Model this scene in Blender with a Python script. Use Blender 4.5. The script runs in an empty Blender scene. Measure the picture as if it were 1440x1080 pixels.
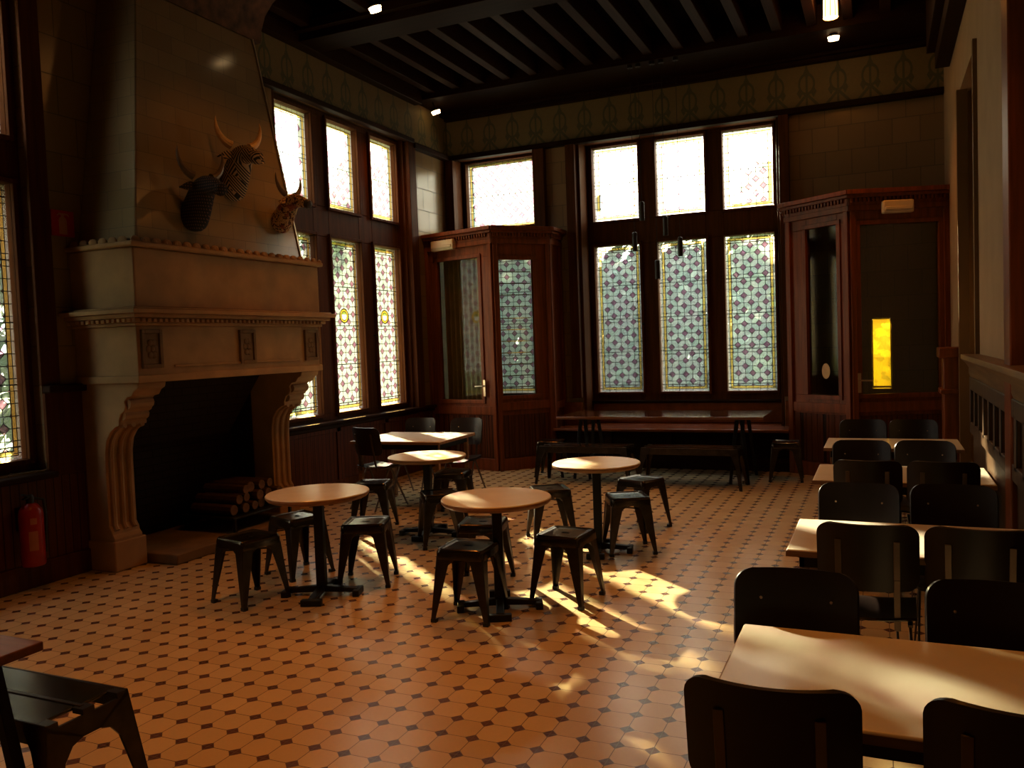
import bpy, math, random
from mathutils import Vector, Matrix
random.seed(7)
R = math.radians
SC = bpy.context.scene
COL = SC.collection
PI = math.pi

# ------------------------------------------------------------------ node helper
class G:
    """small expression builder for shader nodes"""
    def __init__(s, name):
        s.m = bpy.data.materials.new(name); s.m.use_nodes = True
        s.nt = s.m.node_tree; s.nt.nodes.clear()
        s.out = s.nt.nodes.new('ShaderNodeOutputMaterial')
    def n(s, t, **kw):
        nd = s.nt.nodes.new(t)
        for k, v in kw.items(): setattr(nd, k, v)
        return nd
    def put(s, sock, v):
        if hasattr(v, 'is_output'): s.nt.links.new(v, sock)
        elif v is not None:
            if isinstance(v, (tuple, list)) and len(v) == 3 and sock.type == 'RGBA': v = (*v, 1)
            sock.default_value = v
    def M(s, op, a, b=None, c=None):
        nd = s.n('ShaderNodeMath', operation=op)
        for i, v in enumerate((a, b, c)):
            if v is not None: s.put(nd.inputs[i], v)
        return nd.outputs[0]
    def add(s, a, b): return s.M('ADD', a, b)
    def sub(s, a, b): return s.M('SUBTRACT', a, b)
    def mul(s, a, b): return s.M('MULTIPLY', a, b)
    def lt(s, a, b): return s.M('LESS_THAN', a, b)
    def gt(s, a, b): return s.M('GREATER_THAN', a, b)
    def ab(s, a): return s.M('ABSOLUTE', a)
    def mx(s, a, b): return s.M('MAXIMUM', a, b)
    def mn(s, a, b): return s.M('MINIMUM', a, b)
    def mix(s, f, a, b):
        nd = s.n('ShaderNodeMix', data_type='RGBA')
        s.put(nd.inputs[0], f); s.put(nd.inputs[6], a); s.put(nd.inputs[7], b)
        return nd.outputs[2]
    def sep(s, v):
        nd = s.n('ShaderNodeSeparateXYZ'); s.put(nd.inputs[0], v); return nd.outputs
    def comb(s, x, y, z=0.0):
        nd = s.n('ShaderNodeCombineXYZ')
        for i, v in enumerate((x, y, z)): s.put(nd.inputs[i], v)
        return nd.outputs[0]
    def obj(s): return s.n('ShaderNodeTexCoord').outputs['Object']
    def geo(s): return s.n('ShaderNodeNewGeometry').outputs['Position']
    def uv(s): return s.n('ShaderNodeTexCoord').outputs['UV']
    def noise(s, v, scale, detail=3, rough=.5):
        nd = s.n('ShaderNodeTexNoise'); s.put(nd.inputs['Vector'], v)
        nd.inputs['Scale'].default_value = scale; nd.inputs['Detail'].default_value = detail; nd.inputs['Roughness'].default_value = rough
        return nd.outputs[0]
    def scale(s, v, sc):
        nd = s.n('ShaderNodeVectorMath', operation='MULTIPLY'); s.put(nd.inputs[0], v); nd.inputs[1].default_value = sc
        return nd.outputs[0]
    def ramp(s, f, stops):
        nd = s.n('ShaderNodeValToRGB'); s.put(nd.inputs[0], f); e = nd.color_ramp.elements
        while len(e) < len(stops): e.new(.5)
        for el, (p, c) in zip(e, stops): el.position = p; el.color = (*c, 1)
        return nd.outputs[0]
    def bump(s, h, st=.3, d=.01):
        nd = s.n('ShaderNodeBump'); s.put(nd.inputs['Height'], h)
        nd.inputs['Strength'].default_value = st; nd.inputs['Distance'].default_value = d
        return nd.outputs[0]
    def pbr(s, col, rough=.5, metal=0., normal=None, emit=None, es=0., spec=None):
        b = s.n('ShaderNodeBsdfPrincipled')
        s.put(b.inputs['Base Color'], col); s.put(b.inputs['Roughness'], rough); s.put(b.inputs['Metallic'], metal)
        if normal is not None: s.put(b.inputs['Normal'], normal)
        if spec is not None: s.put(b.inputs['Specular IOR Level'], spec)
        if emit is not None: s.put(b.inputs['Emission Color'], emit); b.inputs['Emission Strength'].default_value = es
        return b.outputs[0]
    def mixsh(s, f, a, b):
        nd = s.n('ShaderNodeMixShader'); s.put(nd.inputs[0], f); s.nt.links.new(a, nd.inputs[1]); s.nt.links.new(b, nd.inputs[2])
        return nd.outputs[0]
    def done(s, sh):
        s.nt.links.new(sh, s.out.inputs[0]); return s.m

def plain(name, col, rough=.5, metal=0., var=.15, sc=8., bump=0., spec=None, coat=0.):
    g = G(name); v = g.obj(); n = g.noise(v, sc, 4)
    c2 = tuple(max(0, c*(1-var)) for c in col); c3 = tuple(min(1, c*(1+var)) for c in col)
    c = g.ramp(n, [(.3, c2), (.7, c3)])
    nm = g.bump(g.noise(v, sc*6, 3), bump, .004) if bump else None
    sh = g.pbr(c, rough, metal, nm, spec=spec)
    if coat: sh.node.inputs['Coat Weight'].default_value = coat; sh.node.inputs['Coat Roughness'].default_value = rough
    return g.done(sh)

def wood(name, col, rough=.4, axis=2, boards=0., grain=26., spec=.22):
    g = G(name); v = g.obj()
    st = [grain, grain, grain]; st[axis] = grain*.06
    n = g.noise(g.scale(v, st), 1., 5, .6)
    c = g.ramp(n, [(.25, tuple(x*.55 for x in col)), (.55, col), (.8, tuple(min(1, x*1.35) for x in col))])
    nm = g.bump(n, .15, .002)
    if boards:
        p = g.geo(); s = g.sep(p)
        d = g.ab(g.sub(g.M('FRACT', g.mul(g.add(s[0], s[1]), 1/boards)), .5))
        ln = g.lt(d, .06)
        c = g.mix(ln, c, tuple(x*.25 for x in col))
        nm = g.bump(g.sub(1., g.mul(ln, 1.)), .6, .006)
    return g.done(g.pbr(c, rough, 0, nm, spec=spec))

def tiles(name, col, w, h, line=.02, rough=.25, var=.08):
    """glazed wall tiles in courses, world placed"""
    g = G(name); s = g.sep(g.geo())
    u = g.mul(g.add(s[0], s[1]), 1/w); v = g.mul(s[2], 1/h)
    row = g.M('FLOOR', v); u2 = g.add(u, g.mul(g.M('MODULO', row, 2.), .5))
    du = g.sub(.5, g.ab(g.sub(g.M('FRACT', u2), .5))); dv = g.sub(.5, g.ab(g.sub(g.M('FRACT', v), .5)))
    ln = g.mx(g.lt(du, line*h/w), g.lt(dv, line))
    wn = g.n('ShaderNodeTexWhiteNoise', noise_dimensions='2D'); g.put(wn.inputs[0], g.comb(g.M('FLOOR', u2), row))
    c = g.mix(wn.outputs[0], tuple(x*(1-var) for x in col), tuple(min(1, x*(1+var)) for x in col))
    c = g.mix(ln, c, tuple(x*.45 for x in col))
    nm = g.bump(g.add(g.sub(1., ln), g.mul(g.noise(g.geo(), 5., 2), .5)), .25, .004)
    return g.done(g.pbr(c, g.add(rough, g.mul(ln, .4)), 0, nm))

def floor_mat():
    g = G('octagon_cement_tiles'); s = g.sep(g.geo()); p = .15
    x = g.sub(g.mul(s[0], 1/p), .118); y = g.sub(g.mul(s[1], 1/p), .80)
    rx = g.M('ROUND', x); ry = g.M('ROUND', y)
    dx = g.ab(g.sub(x, rx)); dy = g.ab(g.sub(y, ry)); man = g.add(dx, dy)
    dot = g.lt(man, .215)
    grout = g.mx(g.mx(g.lt(dx, .012), g.lt(dy, .012)), g.lt(g.ab(g.sub(man, .222)), .014))
    wn = g.n('ShaderNodeTexWhiteNoise', noise_dimensions='2D'); g.put(wn.inputs[0], g.comb(g.M('FLOOR', x), g.M('FLOOR', y)))
    wd = g.n('ShaderNodeTexWhiteNoise', noise_dimensions='2D'); g.put(wd.inputs[0], g.comb(rx, ry))
    big = g.noise(g.geo(), 1.6, 4, .6); fine = g.noise(g.geo(), 60., 3)
    oc = g.mix(wn.outputs[0], (.52, .405, .225), (.62, .50, .30))
    oc = g.mix(g.mul(big, .5), oc, (.44, .335, .20))
    oc = g.mix(g.mul(fine, .25), oc, (.38, .28, .17))
    dc = g.mix(wd.outputs[0], (.075, .028, .022), (.13, .062, .055))
    dc = g.mix(g.mul(fine, .4), dc, (.17, .09, .07))
    c = g.mix(dot, oc, dc); c = g.mix(grout, c, (.15, .115, .08))
    nm = g.bump(g.add(g.sub(1., grout), g.mul(big, .3)), .2, .002)
    ro = g.add(.22, g.mul(big, .05))
    return g.done(g.pbr(c, ro, 0, nm, spec=.62))

def glass_mat(name, W, H, medal=None, clear=.6, tint=1.0):
    """leaded cathedral glass: octagons and purple diamonds in a yellow border; u, v in metres from the pane centre"""
    g = G(name); s = g.sep(g.uv()); u, v = s[0], s[1]
    e = g.mn(g.sub(W/2, g.ab(u)), g.sub(H/2, g.ab(v)))
    c = .094
    x = g.mul(u, 1/c); y = g.add(g.mul(v, 1/c), .5)
    rx = g.M('ROUND', x); ry = g.M('ROUND', y)
    fx = g.ab(g.sub(x, rx)); fy = g.ab(g.sub(y, ry)); man = g.add(fx, fy)
    par = g.lt(g.M('PINGPONG', g.add(rx, ry), 1.), .5)
    dia = g.mul(par, g.lt(man, .46))
    inner = g.gt(e, .066)
    grid = g.mul(g.mx(g.lt(fx, .035), g.lt(fy, .035)), g.sub(1., dia))
    rim = g.mul(par, g.lt(g.ab(g.sub(man, .46)), .05))
    lead = g.mul(inner, g.mx(grid, rim))
    ed = g.mx(g.lt(g.ab(g.sub(e, .031)), .0028), g.lt(g.ab(g.sub(e, .066)), .004))
    vert = g.lt(g.sub(W/2, g.ab(u)), .066)
    tick = g.mul(g.sub(1., inner), g.mx(g.mul(vert, g.lt(fy, .03)), g.mul(g.sub(1., vert), g.lt(fx, .03))))
    lead = g.mx(lead, g.mx(ed, tick))
    bar = g.lt(g.ab(g.sub(g.M('FRACT', g.add(g.mul(v, 1/.47), .5)), .5)), .010)
    lead = g.mx(lead, bar)
    cell = g.n('ShaderNodeTexWhiteNoise', noise_dimensions='2D'); g.put(cell.inputs[0], g.comb(g.M('FLOOR', x), g.M('FLOOR', y)))
    wave = g.noise(g.comb(u, v), 14., 3)
    oc = g.mix(cell.outputs[0], (.62, .73, .64), (.88, .87, .80))
    oc = g.mix(g.mul(wave, .6), oc, (.52, .62, .55))
    dc = g.mix(cell.outputs[0], (.33, .18, .25), (.44, .27, .33))
    col = g.mix(dia, oc, dc)
    bc = g.mix(g.lt(e, .031), (.88, .66, .22), (.88, .86, .76))
    col = g.mix(inner, bc, col)
    if medal is not None:
        r = g.M('SQRT', g.add(g.mul(u, u), g.mul(g.sub(v, medal), g.sub(v, medal))))
        ina = g.lt(r, .085)
        mc = g.mix(g.lt(r, .055), (.80, .56, .08), g.mix(g.gt(g.sub(v, medal), .018), (.88, .88, .80), (.40, .50, .12)))
        col = g.mix(ina, col, mc)
        ring = g.mx(g.lt(g.ab(g.sub(r, .085)), .006), g.lt(g.ab(g.sub(r, .055)), .004))
        lead = g.mx(g.mul(lead, g.sub(1., ina)), ring)
    tr = g.n('ShaderNodeBsdfTransparent'); g.put(tr.inputs[0], col)
    tl = g.n('ShaderNodeBsdfTranslucent'); g.put(tl.inputs[0], col)
    gl = g.mixsh(clear, tl.outputs[0], tr.outputs[0])
    ld = g.pbr((.012, .011, .010), .6)
    return g.done(g.mixsh(lead, gl, ld))

def clear_glass(name, col, gloss=.08, rough=.05, bump=0.):
    g = G(name)
    tr = g.n('ShaderNodeBsdfTransparent'); g.put(tr.inputs[0], col)
    gb = g.n('ShaderNodeBsdfGlossy'); gb.inputs['Roughness'].default_value = rough
    if bump: g.put(gb.inputs['Normal'], g.bump(g.noise(g.obj(), 40., 3), bump, .01))
    return g.done(g.mixsh(gloss, tr.outputs[0], gb.outputs[0]))

def glass_tint(name, col, f=.3):
    g = G(name); v = g.noise(g.obj(), 9., 3)
    c = g.mix(g.gt(v, .55), col, (col[0]*.7, col[1]*.75, col[2]))
    tr = g.n('ShaderNodeBsdfTransparent'); g.put(tr.inputs[0], c); tl = g.n('ShaderNodeBsdfTranslucent'); g.put(tl.inputs[0], c)
    return g.done(g.mixsh(f, tl.outputs[0], tr.outputs[0]))
def emitter(name, col, strength):
    g = G(name); return g.done(g.pbr(col, .5, 0, None, col, strength))

def frieze_mat():
    """sgraffito frieze: repeating flowering plants in dark green on ochre"""
    g = G('painted_plant_frieze'); s = g.sep(g.geo())
    u = g.mul(g.add(s[0], s[1]), 1/.36); t = g.sub(g.M('FRACT', u), .5); a = g.ab(t)
    z = g.mul(g.sub(s[2], 4.47), 1/.5)
    stem = g.lt(a, .035)
    arc = g.lt(g.ab(g.sub(g.M('SQRT', g.add(g.mul(a, a), g.mul(g.sub(z, .55), g.sub(z, .55)))), .24)), .035)
    leaf = g.lt(g.add(g.ab(g.sub(a, .22)), g.mul(g.ab(g.sub(z, .35)), .7)), .10)
    bud = g.lt(g.add(g.mul(a, 1.6), g.ab(g.sub(z, .82))), .16)
    base = g.lt(g.ab(g.sub(g.add(z, g.mul(a, .8)), .3)), .05)
    f = g.mx(g.mx(stem, arc), g.mx(g.mx(leaf, bud), base))
    n = g.noise(g.geo(), 30., 4, .7)
    c = g.mix(f, (.24, .165, .065), (.08, .085, .04))
    c = g.mix(g.mul(n, .8), c, (.14, .12, .05))
    return g.done(g.pbr(c, .7))

def stripes_mat():
    g = G('zigzag_cloth'); v = g.obj(); k = g.scale(v, (1, 1, 1)); s = g.sep(k)
    u = g.add(s[0], g.mul(s[1], .5)); w = g.add(s[2], g.mul(s[1], .5))
    ck = g.M('PINGPONG', g.add(g.M('FLOOR', g.mul(u, 10)), g.M('FLOOR', g.mul(w, 10))), 1.)
    a = g.lt(g.M('FRACT', g.mul(g.add(u, w), 32)), .5); b = g.lt(g.M('FRACT', g.mul(g.sub(u, w), 32)), .5)
    f = g.add(g.mul(ck, a), g.mul(g.sub(1., ck), b))
    return g.done(g.pbr(g.mix(f, (.02, .016, .014), (.42, .33, .22)), .8))
def dots_mat():
    g = G('dotted_cloth'); s = g.sep(g.obj())
    d = g.add(g.M('POWER', g.sub(g.M('FRACT', g.mul(g.add(s[0], s[1]), 42)), .5), 2.), g.M('POWER', g.sub(g.M('FRACT', g.mul(s[2], 42)), .5), 2.))
    return g.done(g.pbr(g.mix(g.lt(d, .06), (.016, .012, .014), (.13, .07, .05)), .85))
def floral_mat():
    g = G('floral_cloth'); v = g.obj()
    n = g.noise(v, 26., 3, .7); n2 = g.noise(v, 11., 2)
    c = g.ramp(n, [(.44, (.07, .022, .015)), (.50, (.46, .33, .17)), (.57, (.55, .42, .24)), (.62, (.05, .05, .03))])
    return g.done(g.pbr(g.mix(g.mul(g.gt(n2, .58), .8), c, (.20, .035, .02)), .8))

MT = dict(
    floor=floor_mat(),
    walltile=tiles('cream_wall_tiles', (.29, .20, .105), .30, .30, .012, .22),
    hoodtile=tiles('hood_glazed_tiles', (.30, .24, .15), .30, .15, .012, .16),
    plaster=plain('white_plaster', (.42, .285, .17), .8, sc=3, var=.06, bump=.05),
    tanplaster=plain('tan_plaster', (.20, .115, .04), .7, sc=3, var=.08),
    oakdark=wood('dark_oak', (.105, .036, .011), .5, 2, spec=.1),
    oakx=wood('dark_oak_beam', (.022, .008, .003), .6, 0, spec=.1),
    oaky=wood('dark_oak_joist', (.032, .011, .004), .6, 1, spec=.15),
    plank=wood('ceiling_planks', (.008, .003, .001), .8, 1, .14, spec=.02),
    wains=wood('wainscot_boards', (.125, .036, .012), .45, 2, .07),
    wainsr=wood('grey_brown_wainscot', (.11, .062, .03), .45, 2, .075),
    cap=wood('wainscot_cap', (.24, .15, .075), .35, 1),
    vest=wood('mahogany_joinery', (.23, .066, .02), .36, 2),
    stone=plain('sandstone', (.40, .26, .125), .75, sc=5, var=.13, bump=.2),
    stonedark=plain('worn_sandstone', (.20, .13, .06), .8, sc=6, var=.2, bump=.25),
    soot=tiles('sooty_bricks', (.022, .011, .008), .2, .07, .06, .9),
    gun=plain('gunmetal_steel', (.075, .055, .042), .30, .85, var=.25, sc=14),
    gun2=plain('lacquered_gunmetal', (.12, .095, .072), .17, .9, var=.2, sc=9),
    iron=plain('black_iron', (.018, .015, .013), .4, .5),
    ply=plain('dark_plywood', (.020, .010, .007), .36, 0, var=.3, sc=10),
    steelbar=plain('grey_steel_bar', (.16, .12, .09), .38, .8),
    lam=plain('white_laminate', (.72, .68, .60), .25, 0, var=.03, spec=.7),
    edge=wood('beech_edge', (.32, .19, .09), .45, 0),
    tablewood=plain('varnished_oak_top', (.20, .075, .024), .12, 0, var=.12, spec=1., coat=1.),
    benchwood=plain('settle_wood', (.19, .058, .018), .26, 0, var=.2, spec=.5),
    bone=plain('pale_horn', (.62, .46, .27), .4, sc=20),
    hornb=plain('dark_horn', (.16, .12, .08), .35, sc=20),
    zig=stripes_mat(), dots=dots_mat(), floral=floral_mat(),
    snout=plain('dark_snout', (.05, .04, .035), .5),
    red=plain('red_paint', (.34, .012, .01), .35),
    redcloth=plain('red_fabric', (.30, .018, .02), .8, sc=20),
    sign=plain('red_sign', (.55, .022, .018), .5, var=.04),
    signw=plain('sign_white', (.62, .30, .16), .6, var=.04),
    chrome=plain('polished_rail', (.9, .88, .84), .06, 1., var=0),
    signdim=plain('faded_label', (.42, .16, .08), .6), rail=glass_tint('white_rail', (.95, .95, .92), .05),
    white=plain('white_plastic', (.70, .62, .50), .45, var=.04),
    brass=plain('pale_metal', (.55, .45, .32), .3, .9),
    black=plain('black_plastic', (.012, .011, .011), .45),
    log=wood('split_logs', (.09, .045, .02), .85, 1),
    logend=plain('log_end_grain', (.16, .09, .045), .85, sc=25, var=.3),
    curtain=plain('beige_curtain', (.36, .23, .09), .9, sc=4, var=.2),
    frieze=frieze_mat(),
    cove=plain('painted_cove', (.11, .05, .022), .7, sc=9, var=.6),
    frost=plain('oval_sticker', (.62, .45, .26), .7),
    g_up=glass_mat('leaded_glass_upper', .64, 1.03, None, .72),
    g_lo=glass_mat('leaded_glass_lower', .64, 2.07, None, .75),
    g_med=glass_mat('leaded_glass_medallion', .64, 2.07, .12, .89),
    g_wu=glass_mat('leaded_glass_wide_upper', 1.16, 1.03),
    g_wl=glass_mat('leaded_glass_wide_lower', 1.16, 2.07, None, .7),
    g_y=glass_tint('yellow_glass', (.95, .60, .03)),
    pane=clear_glass('clear_door_glass', (.78, .80, .76), .015),
    ripple=clear_glass('rippled_door_glass', (.72, .68, .58), .10, .12, .8),
    leaf=plain('leaves', (.055, .10, .022), .6, sc=1.2, var=.5),
    leaf2=plain('leaves_blue_green', (.05, .085, .048), .6, sc=1.2, var=.5),
    bark=plain('bark', (.10, .075, .05), .9, bump=.4),
    grass=plain('lawn', (.16, .20, .07), .9, sc=2, var=.4),
    brickout=plain('pale_brick_house', (.42, .33, .26), .9, sc=3),
    lampglow=emitter('amber_lamp_glass', (1., .50, .14), 9.),
    spotglow=emitter('spot_glow', (1., .74, .40), 7.),
)

# ------------------------------------------------------------------ mesh helper
class MB:
    def __init__(s): s.v = []; s.f = []; s.uv = None
    def addv(s, pts): b = len(s.v); s.v += [tuple(p) for p in pts]; return b
    def box(s, x0, x1, y0, y1, z0, z1, M=None):
        P = [(x0,y0,z0),(x1,y0,z0),(x1,y1,z0),(x0,y1,z0),(x0,y0,z1),(x1,y0,z1),(x1,y1,z1),(x0,y1,z1)]
        return s.hexa(P, M)
    def hexa(s, P, M=None):
        if M is not None: P = [M @ Vector(p) for p in P]
        b = s.addv(P)
        s.f += [tuple(b+i for i in q) for q in ((3,2,1,0),(4,5,6,7),(0,1,5,4),(1,2,6,5),(2,3,7,6),(3,0,4,7))]
        return s
    def prism(s, poly, fn, a, b):
        """extrude 2D polygon: fn(u, v, w) -> xyz"""
        n = len(poly); i0 = s.addv([fn(u, v, a) for u, v in poly]); i1 = s.addv([fn(u, v, b) for u, v in poly])
        s.f.append(tuple(i0+k for k in range(n))[::-1]); s.f.append(tuple(i1+k for k in range(n)))
        for k in range(n): j = (k+1) % n; s.f.append((i0+k, i0+j, i1+j, i1+k))
        return s
    def bar(s, p, q, w, h, up=(0,0,1), w2=None, h2=None):
        p = Vector(p); q = Vector(q); d = (q-p).normalized(); u = Vector(up)
        if abs(d.dot(u)) > .98: u = Vector((0,1,0))
        a = d.cross(u).normalized(); c = a.cross(d).normalized()
        w2 = w if w2 is None else w2; h2 = h if h2 is None else h2; P = []
        for o, ww, hh in ((p, w, h), (q, w2, h2)):
            for sx, sy in ((-1,-1),(1,-1),(1,1),(-1,1)): P.append(o + a*sx*ww/2 + c*sy*hh/2)
        return s.hexa(P)
    def tube(s, pts, r, n=10, closed=False):
        pts = [Vector(p) for p in pts]; m = len(pts); rs = r if isinstance(r, (list, tuple)) else [r]*m
        prev = None; rings = []
        for i, p in enumerate(pts):
            d = (pts[min(i+1, m-1)] - pts[max(i-1, 0)]).normalized()
            if prev is None:
                a = d.cross(Vector((0,0,1)))
                if a.length < .05: a = d.cross(Vector((0,1,0)))
            else: a = prev - d*prev.dot(d)
            a.normalize(); prev = a; c = d.cross(a)
            rings.append(s.addv([p + (a*math.cos(2*PI*k/n) + c*math.sin(2*PI*k/n))*rs[i] for k in range(n)]))
        for i in range(m-1):
            for k in range(n):
                j = (k+1) % n; s.f.append((rings[i]+k, rings[i]+j, rings[i+1]+j, rings[i+1]+k))
        s.f.append(tuple(rings[0]+k for k in range(n))[::-1]); s.f.append(tuple(rings[-1]+k for k in range(n)))
        return s
    def lathe(s, prof, n=32, M=None):
        rings = []
        for r, z in prof:
            P = [Vector((r*math.cos(2*PI*k/n), r*math.sin(2*PI*k/n), z)) for k in range(n)]
            if M is not None: P = [M @ p for p in P]
            rings.append(s.addv(P))
        for i in range(len(prof)-1):
            for k in range(n):
                j = (k+1) % n; s.f.append((rings[i]+k, rings[i]+j, rings[i+1]+j, rings[i+1]+k))
        s.f.append(tuple(rings[0]+k for k in range(n))[::-1]); s.f.append(tuple(rings[-1]+k for k in range(n)))
        return s
    def grid(s, fn, nu, nv, th):
        """curved sheet with thickness th along its normal (fn(u,v)->point, u,v in 0..1)"""
        e = 1e-3; F = []; Bk = []
        for i in range(nu+1):
            for j in range(nv+1):
                u, v = i/nu, j/nv; p = Vector(fn(u, v))
                du = Vector(fn(min(u+e,1), v)) - Vector(fn(max(u-e,0), v)); dv = Vector(fn(u, min(v+e,1))) - Vector(fn(u, max(v-e,0)))
                nrm = du.cross(dv)
                nrm = nrm.normalized() if nrm.length > 1e-12 else Vector((0,0,1))
                F.append(p + nrm*th/2); Bk.append(p - nrm*th/2)
        a = s.addv(F); b = s.addv(Bk); w = nv+1
        for i in range(nu):
            for j in range(nv):
                q = (i*w+j, (i+1)*w+j, (i+1)*w+j+1, i*w+j+1)
                s.f.append(tuple(a+k for k in q)); s.f.append(tuple(b+k for k in q[::-1]))
        edge = [i*w for i in range(nu+1)] + [nu*w+j for j in range(1, w)] + [i*w+nv for i in range(nu-1, -1, -1)] + [j for j in range(nv-1, 0, -1)]
        for k in range(len(edge)):
            p, q = edge[k], edge[(k+1) % len(edge)]; s.f.append((a+q, a+p, b+p, b+q))
        return s
    def build(s, name, mat, parent=None, bevel=0., smooth=35., loc=None, rz=0.):
        me = bpy.data.meshes.new(name); me.from_pydata([tuple(v) for v in s.v], [], s.f); me.validate()
        o = bpy.data.objects.new(name, me); COL.objects.link(o)
        me.materials.append(mat if not isinstance(mat, str) else MT[mat])
        if s.uv is not None:
            L = me.uv_layers.new(name='UVMap')
            for lp in me.loops: L.data[lp.index].uv = s.uv(me.vertices[lp.vertex_index].co)
        if smooth:
            for pl in me.polygons: pl.use_smooth = True
            me.set_sharp_from_angle(angle=R(smooth))
        if bevel:
            b = o.modifiers.new('Bevel', 'BEVEL'); b.width = bevel; b.segments = 2; b.limit_method = 'ANGLE'; b.angle_limit = R(40)
        if parent is not None: o.parent = parent
        if loc is not None: o.location = loc
        o.rotation_euler.z = rz
        return o

def empty(name, loc=(0,0,0), rz=0.):
    o = bpy.data.objects.new(name, None); COL.objects.link(o); o.location = loc; o.rotation_euler.z = rz; o.empty_display_size = .1
    return o
def tag(o, label, cat, group=None):
    o['label'] = label; o['category'] = cat
    if group: o['group'] = group
    return o
def struct(o): o['kind'] = 'structure'; return o
def dup(root, loc, rz, label=None):
    r = root.copy(); COL.objects.link(r); r.location = loc; r.rotation_euler = (0, 0, rz)
    if label: r['label'] = label
    for ch in list(root.children):
        c = ch.copy(); COL.objects.link(c); c.parent = r
        for gch in list(ch.children):
            d = gch.copy(); COL.objects.link(d); d.parent = c
    return r
def B(*a): return MB().box(*a)
def wall_grid(mb, ax, c0, c1, u0, u1, z0, z1, holes):
    us = sorted({u0, u1, *[h[0] for h in holes], *[h[1] for h in holes]}); zs = sorted({z0, z1, *[h[2] for h in holes], *[h[3] for h in holes]})
    us = [u for u in us if u0 <= u <= u1]; zs = [z for z in zs if z0 <= z <= z1]
    for a, b in zip(us, us[1:]):
        for c, d in zip(zs, zs[1:]):
            um, zm = (a+b)/2, (c+d)/2
            if any(h[0] < um < h[1] and h[2] < zm < h[3] for h in holes): continue
            if ax == 'x': mb.box(c0, c1, a, b, c, d)
            else: mb.box(a, b, c0, c1, c, d)
    return mb

# ------------------------------------------------------------------ camera (1440 x 1080)
F, YAW, PIT, ROL, CH = 1174.9, .4177, -.0475, -.0366, 1.684
fw = Vector((-math.sin(YAW)*math.cos(PIT), math.cos(YAW)*math.cos(PIT), math.sin(PIT)))
r0 = Vector((math.cos(YAW), math.sin(YAW), 0)); u0 = r0.cross(fw)
rr = r0*math.cos(ROL) + u0*math.sin(ROL); uu = -r0*math.sin(ROL) + u0*math.cos(ROL)
cd = bpy.data.cameras.new('camera'); cam = bpy.data.objects.new('camera', cd); COL.objects.link(cam)
cd.sensor_width = 36; cd.lens = F/1440*36; cd.clip_start = .05; cd.clip_end = 200
cam.matrix_world = Matrix(((rr.x, uu.x, -fw.x, 0), (rr.y, uu.y, -fw.y, 0), (rr.z, uu.z, -fw.z, CH), (0, 0, 0, 1)))
SC.camera = cam

# ------------------------------------------------------------------ room shell
XL, XR, YB, YF, ZC = -5.85, .70, 11.10, -4.0, 5.35
WT, WB, TB, TT = 4.40, .95, 3.02, 3.37            # glass: top, bottom, transom bottom, transom top
struct(B(-6.5, 2.0, YF, 11.7, -.12, 0).build('floor', 'floor', smooth=0))
struct(B(-6.3, 1.4, YF, 11.7, ZC, ZC+.15).build('ceiling', 'plank', smooth=0))
mb = wall_grid(MB(), 'x', -6.2, XL, YF, 11.6, 0, ZC, [(1.71, 4.36, .86, 4.48), (4.95, 6.65, -1, 1.55), (7.20, 9.88, .86, 4.48)])
struct(mb.build('wall_left', 'walltile', smooth=0))
mb = wall_grid(MB(), 'y', YB, 11.6, XL, 1.4, 0, ZC, [(-3.83, -1.14, -1, 4.48), (-5.80, -4.45, 3.30, 4.48), (-5.80, -4.45, .86, 3.10), (-.11, .11, .98, 1.84)])
struct(mb.build('wall_back', 'walltile', smooth=0))
mb = MB(); mb.box(XR, 1.3, YF, 7.45, 0, ZC); mb.box(XR, 1.3, 9.05, YB, 0, ZC); mb.box(XR, 1.3, 7.45, 9.05, 3.9, ZC)
struct(mb.build('wall_right', 'plaster', smooth=0))
struct(B(1.12, 1.3, 7.45, 9.05, 0, 3.9).build('wall_recess', 'tanplaster', smooth=0))
struct(wall_grid(MB(), 'y', YF-.2, YF, -6.2, 1.3, 0, ZC, []).build('wall_front', 'plaster', smooth=0))

# ceiling timbers
tn = [0]
def trim(mb, mat, bevel=.006, smooth=35.):
    tn[0] += 1; return struct(mb.build('trim_%d' % tn[0], mat, bevel=bevel, smooth=smooth))
mb = B(XL, XR, 7.50, 7.90, 5.02, ZC); mb.box(XL, XR, 7.42, 7.98, 5.10, 5.20)
trim(mb, 'oakx')
mb = B(XL, XR, 2.3, 2.75, 5.02, ZC); trim(mb, 'oakx')
mb = B(XL, XR, 10.15, YB, 5.06, ZC); mb.box(XL, XR, 10.98, YB, 4.97, 5.06); mb.box(XL, XR, 10.92, YB, 5.02, 5.06); trim(mb, 'oakx')
mb = B(XL, XL+.16, 6.6, 10.15, 5.0, ZC); trim(mb, 'oaky')
mb = B(XR-.14, XR, YF, 10.15, 4.45, 4.62); mb.box(XR-.22, XR, YF, 10.15, 4.62, ZC); trim(mb, 'oaky')
x = -5.54
while x < .4:
    trim(B(x-.055, x+.055, 7.9, 10.15, 5.13, ZC), 'oaky')
    x += .375
x = -5.54
while x < .4:
    trim(B(x-.055, x+.055, 2.75, 7.5, 5.13, ZC), 'oaky')
    x += .75
# painted friezes and picture rails
trim(B(XL, XR, 11.06, YB, 4.47, 4.97), 'frieze', 0)
trim(B(XL, XL+.04, 6.55, YB, 4.50, 5.0), 'frieze', 0)
mb = B(XL, XR, 11.0, YB, 4.40, 4.47); trim(mb, 'oakx')
mb = B(XL, XL+.09, 6.55, 10.02, 4.46, 4.52); mb.box(XL, XL+.10, 10.02, YB, 4.40, 4.47); trim(mb, 'oaky')
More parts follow.
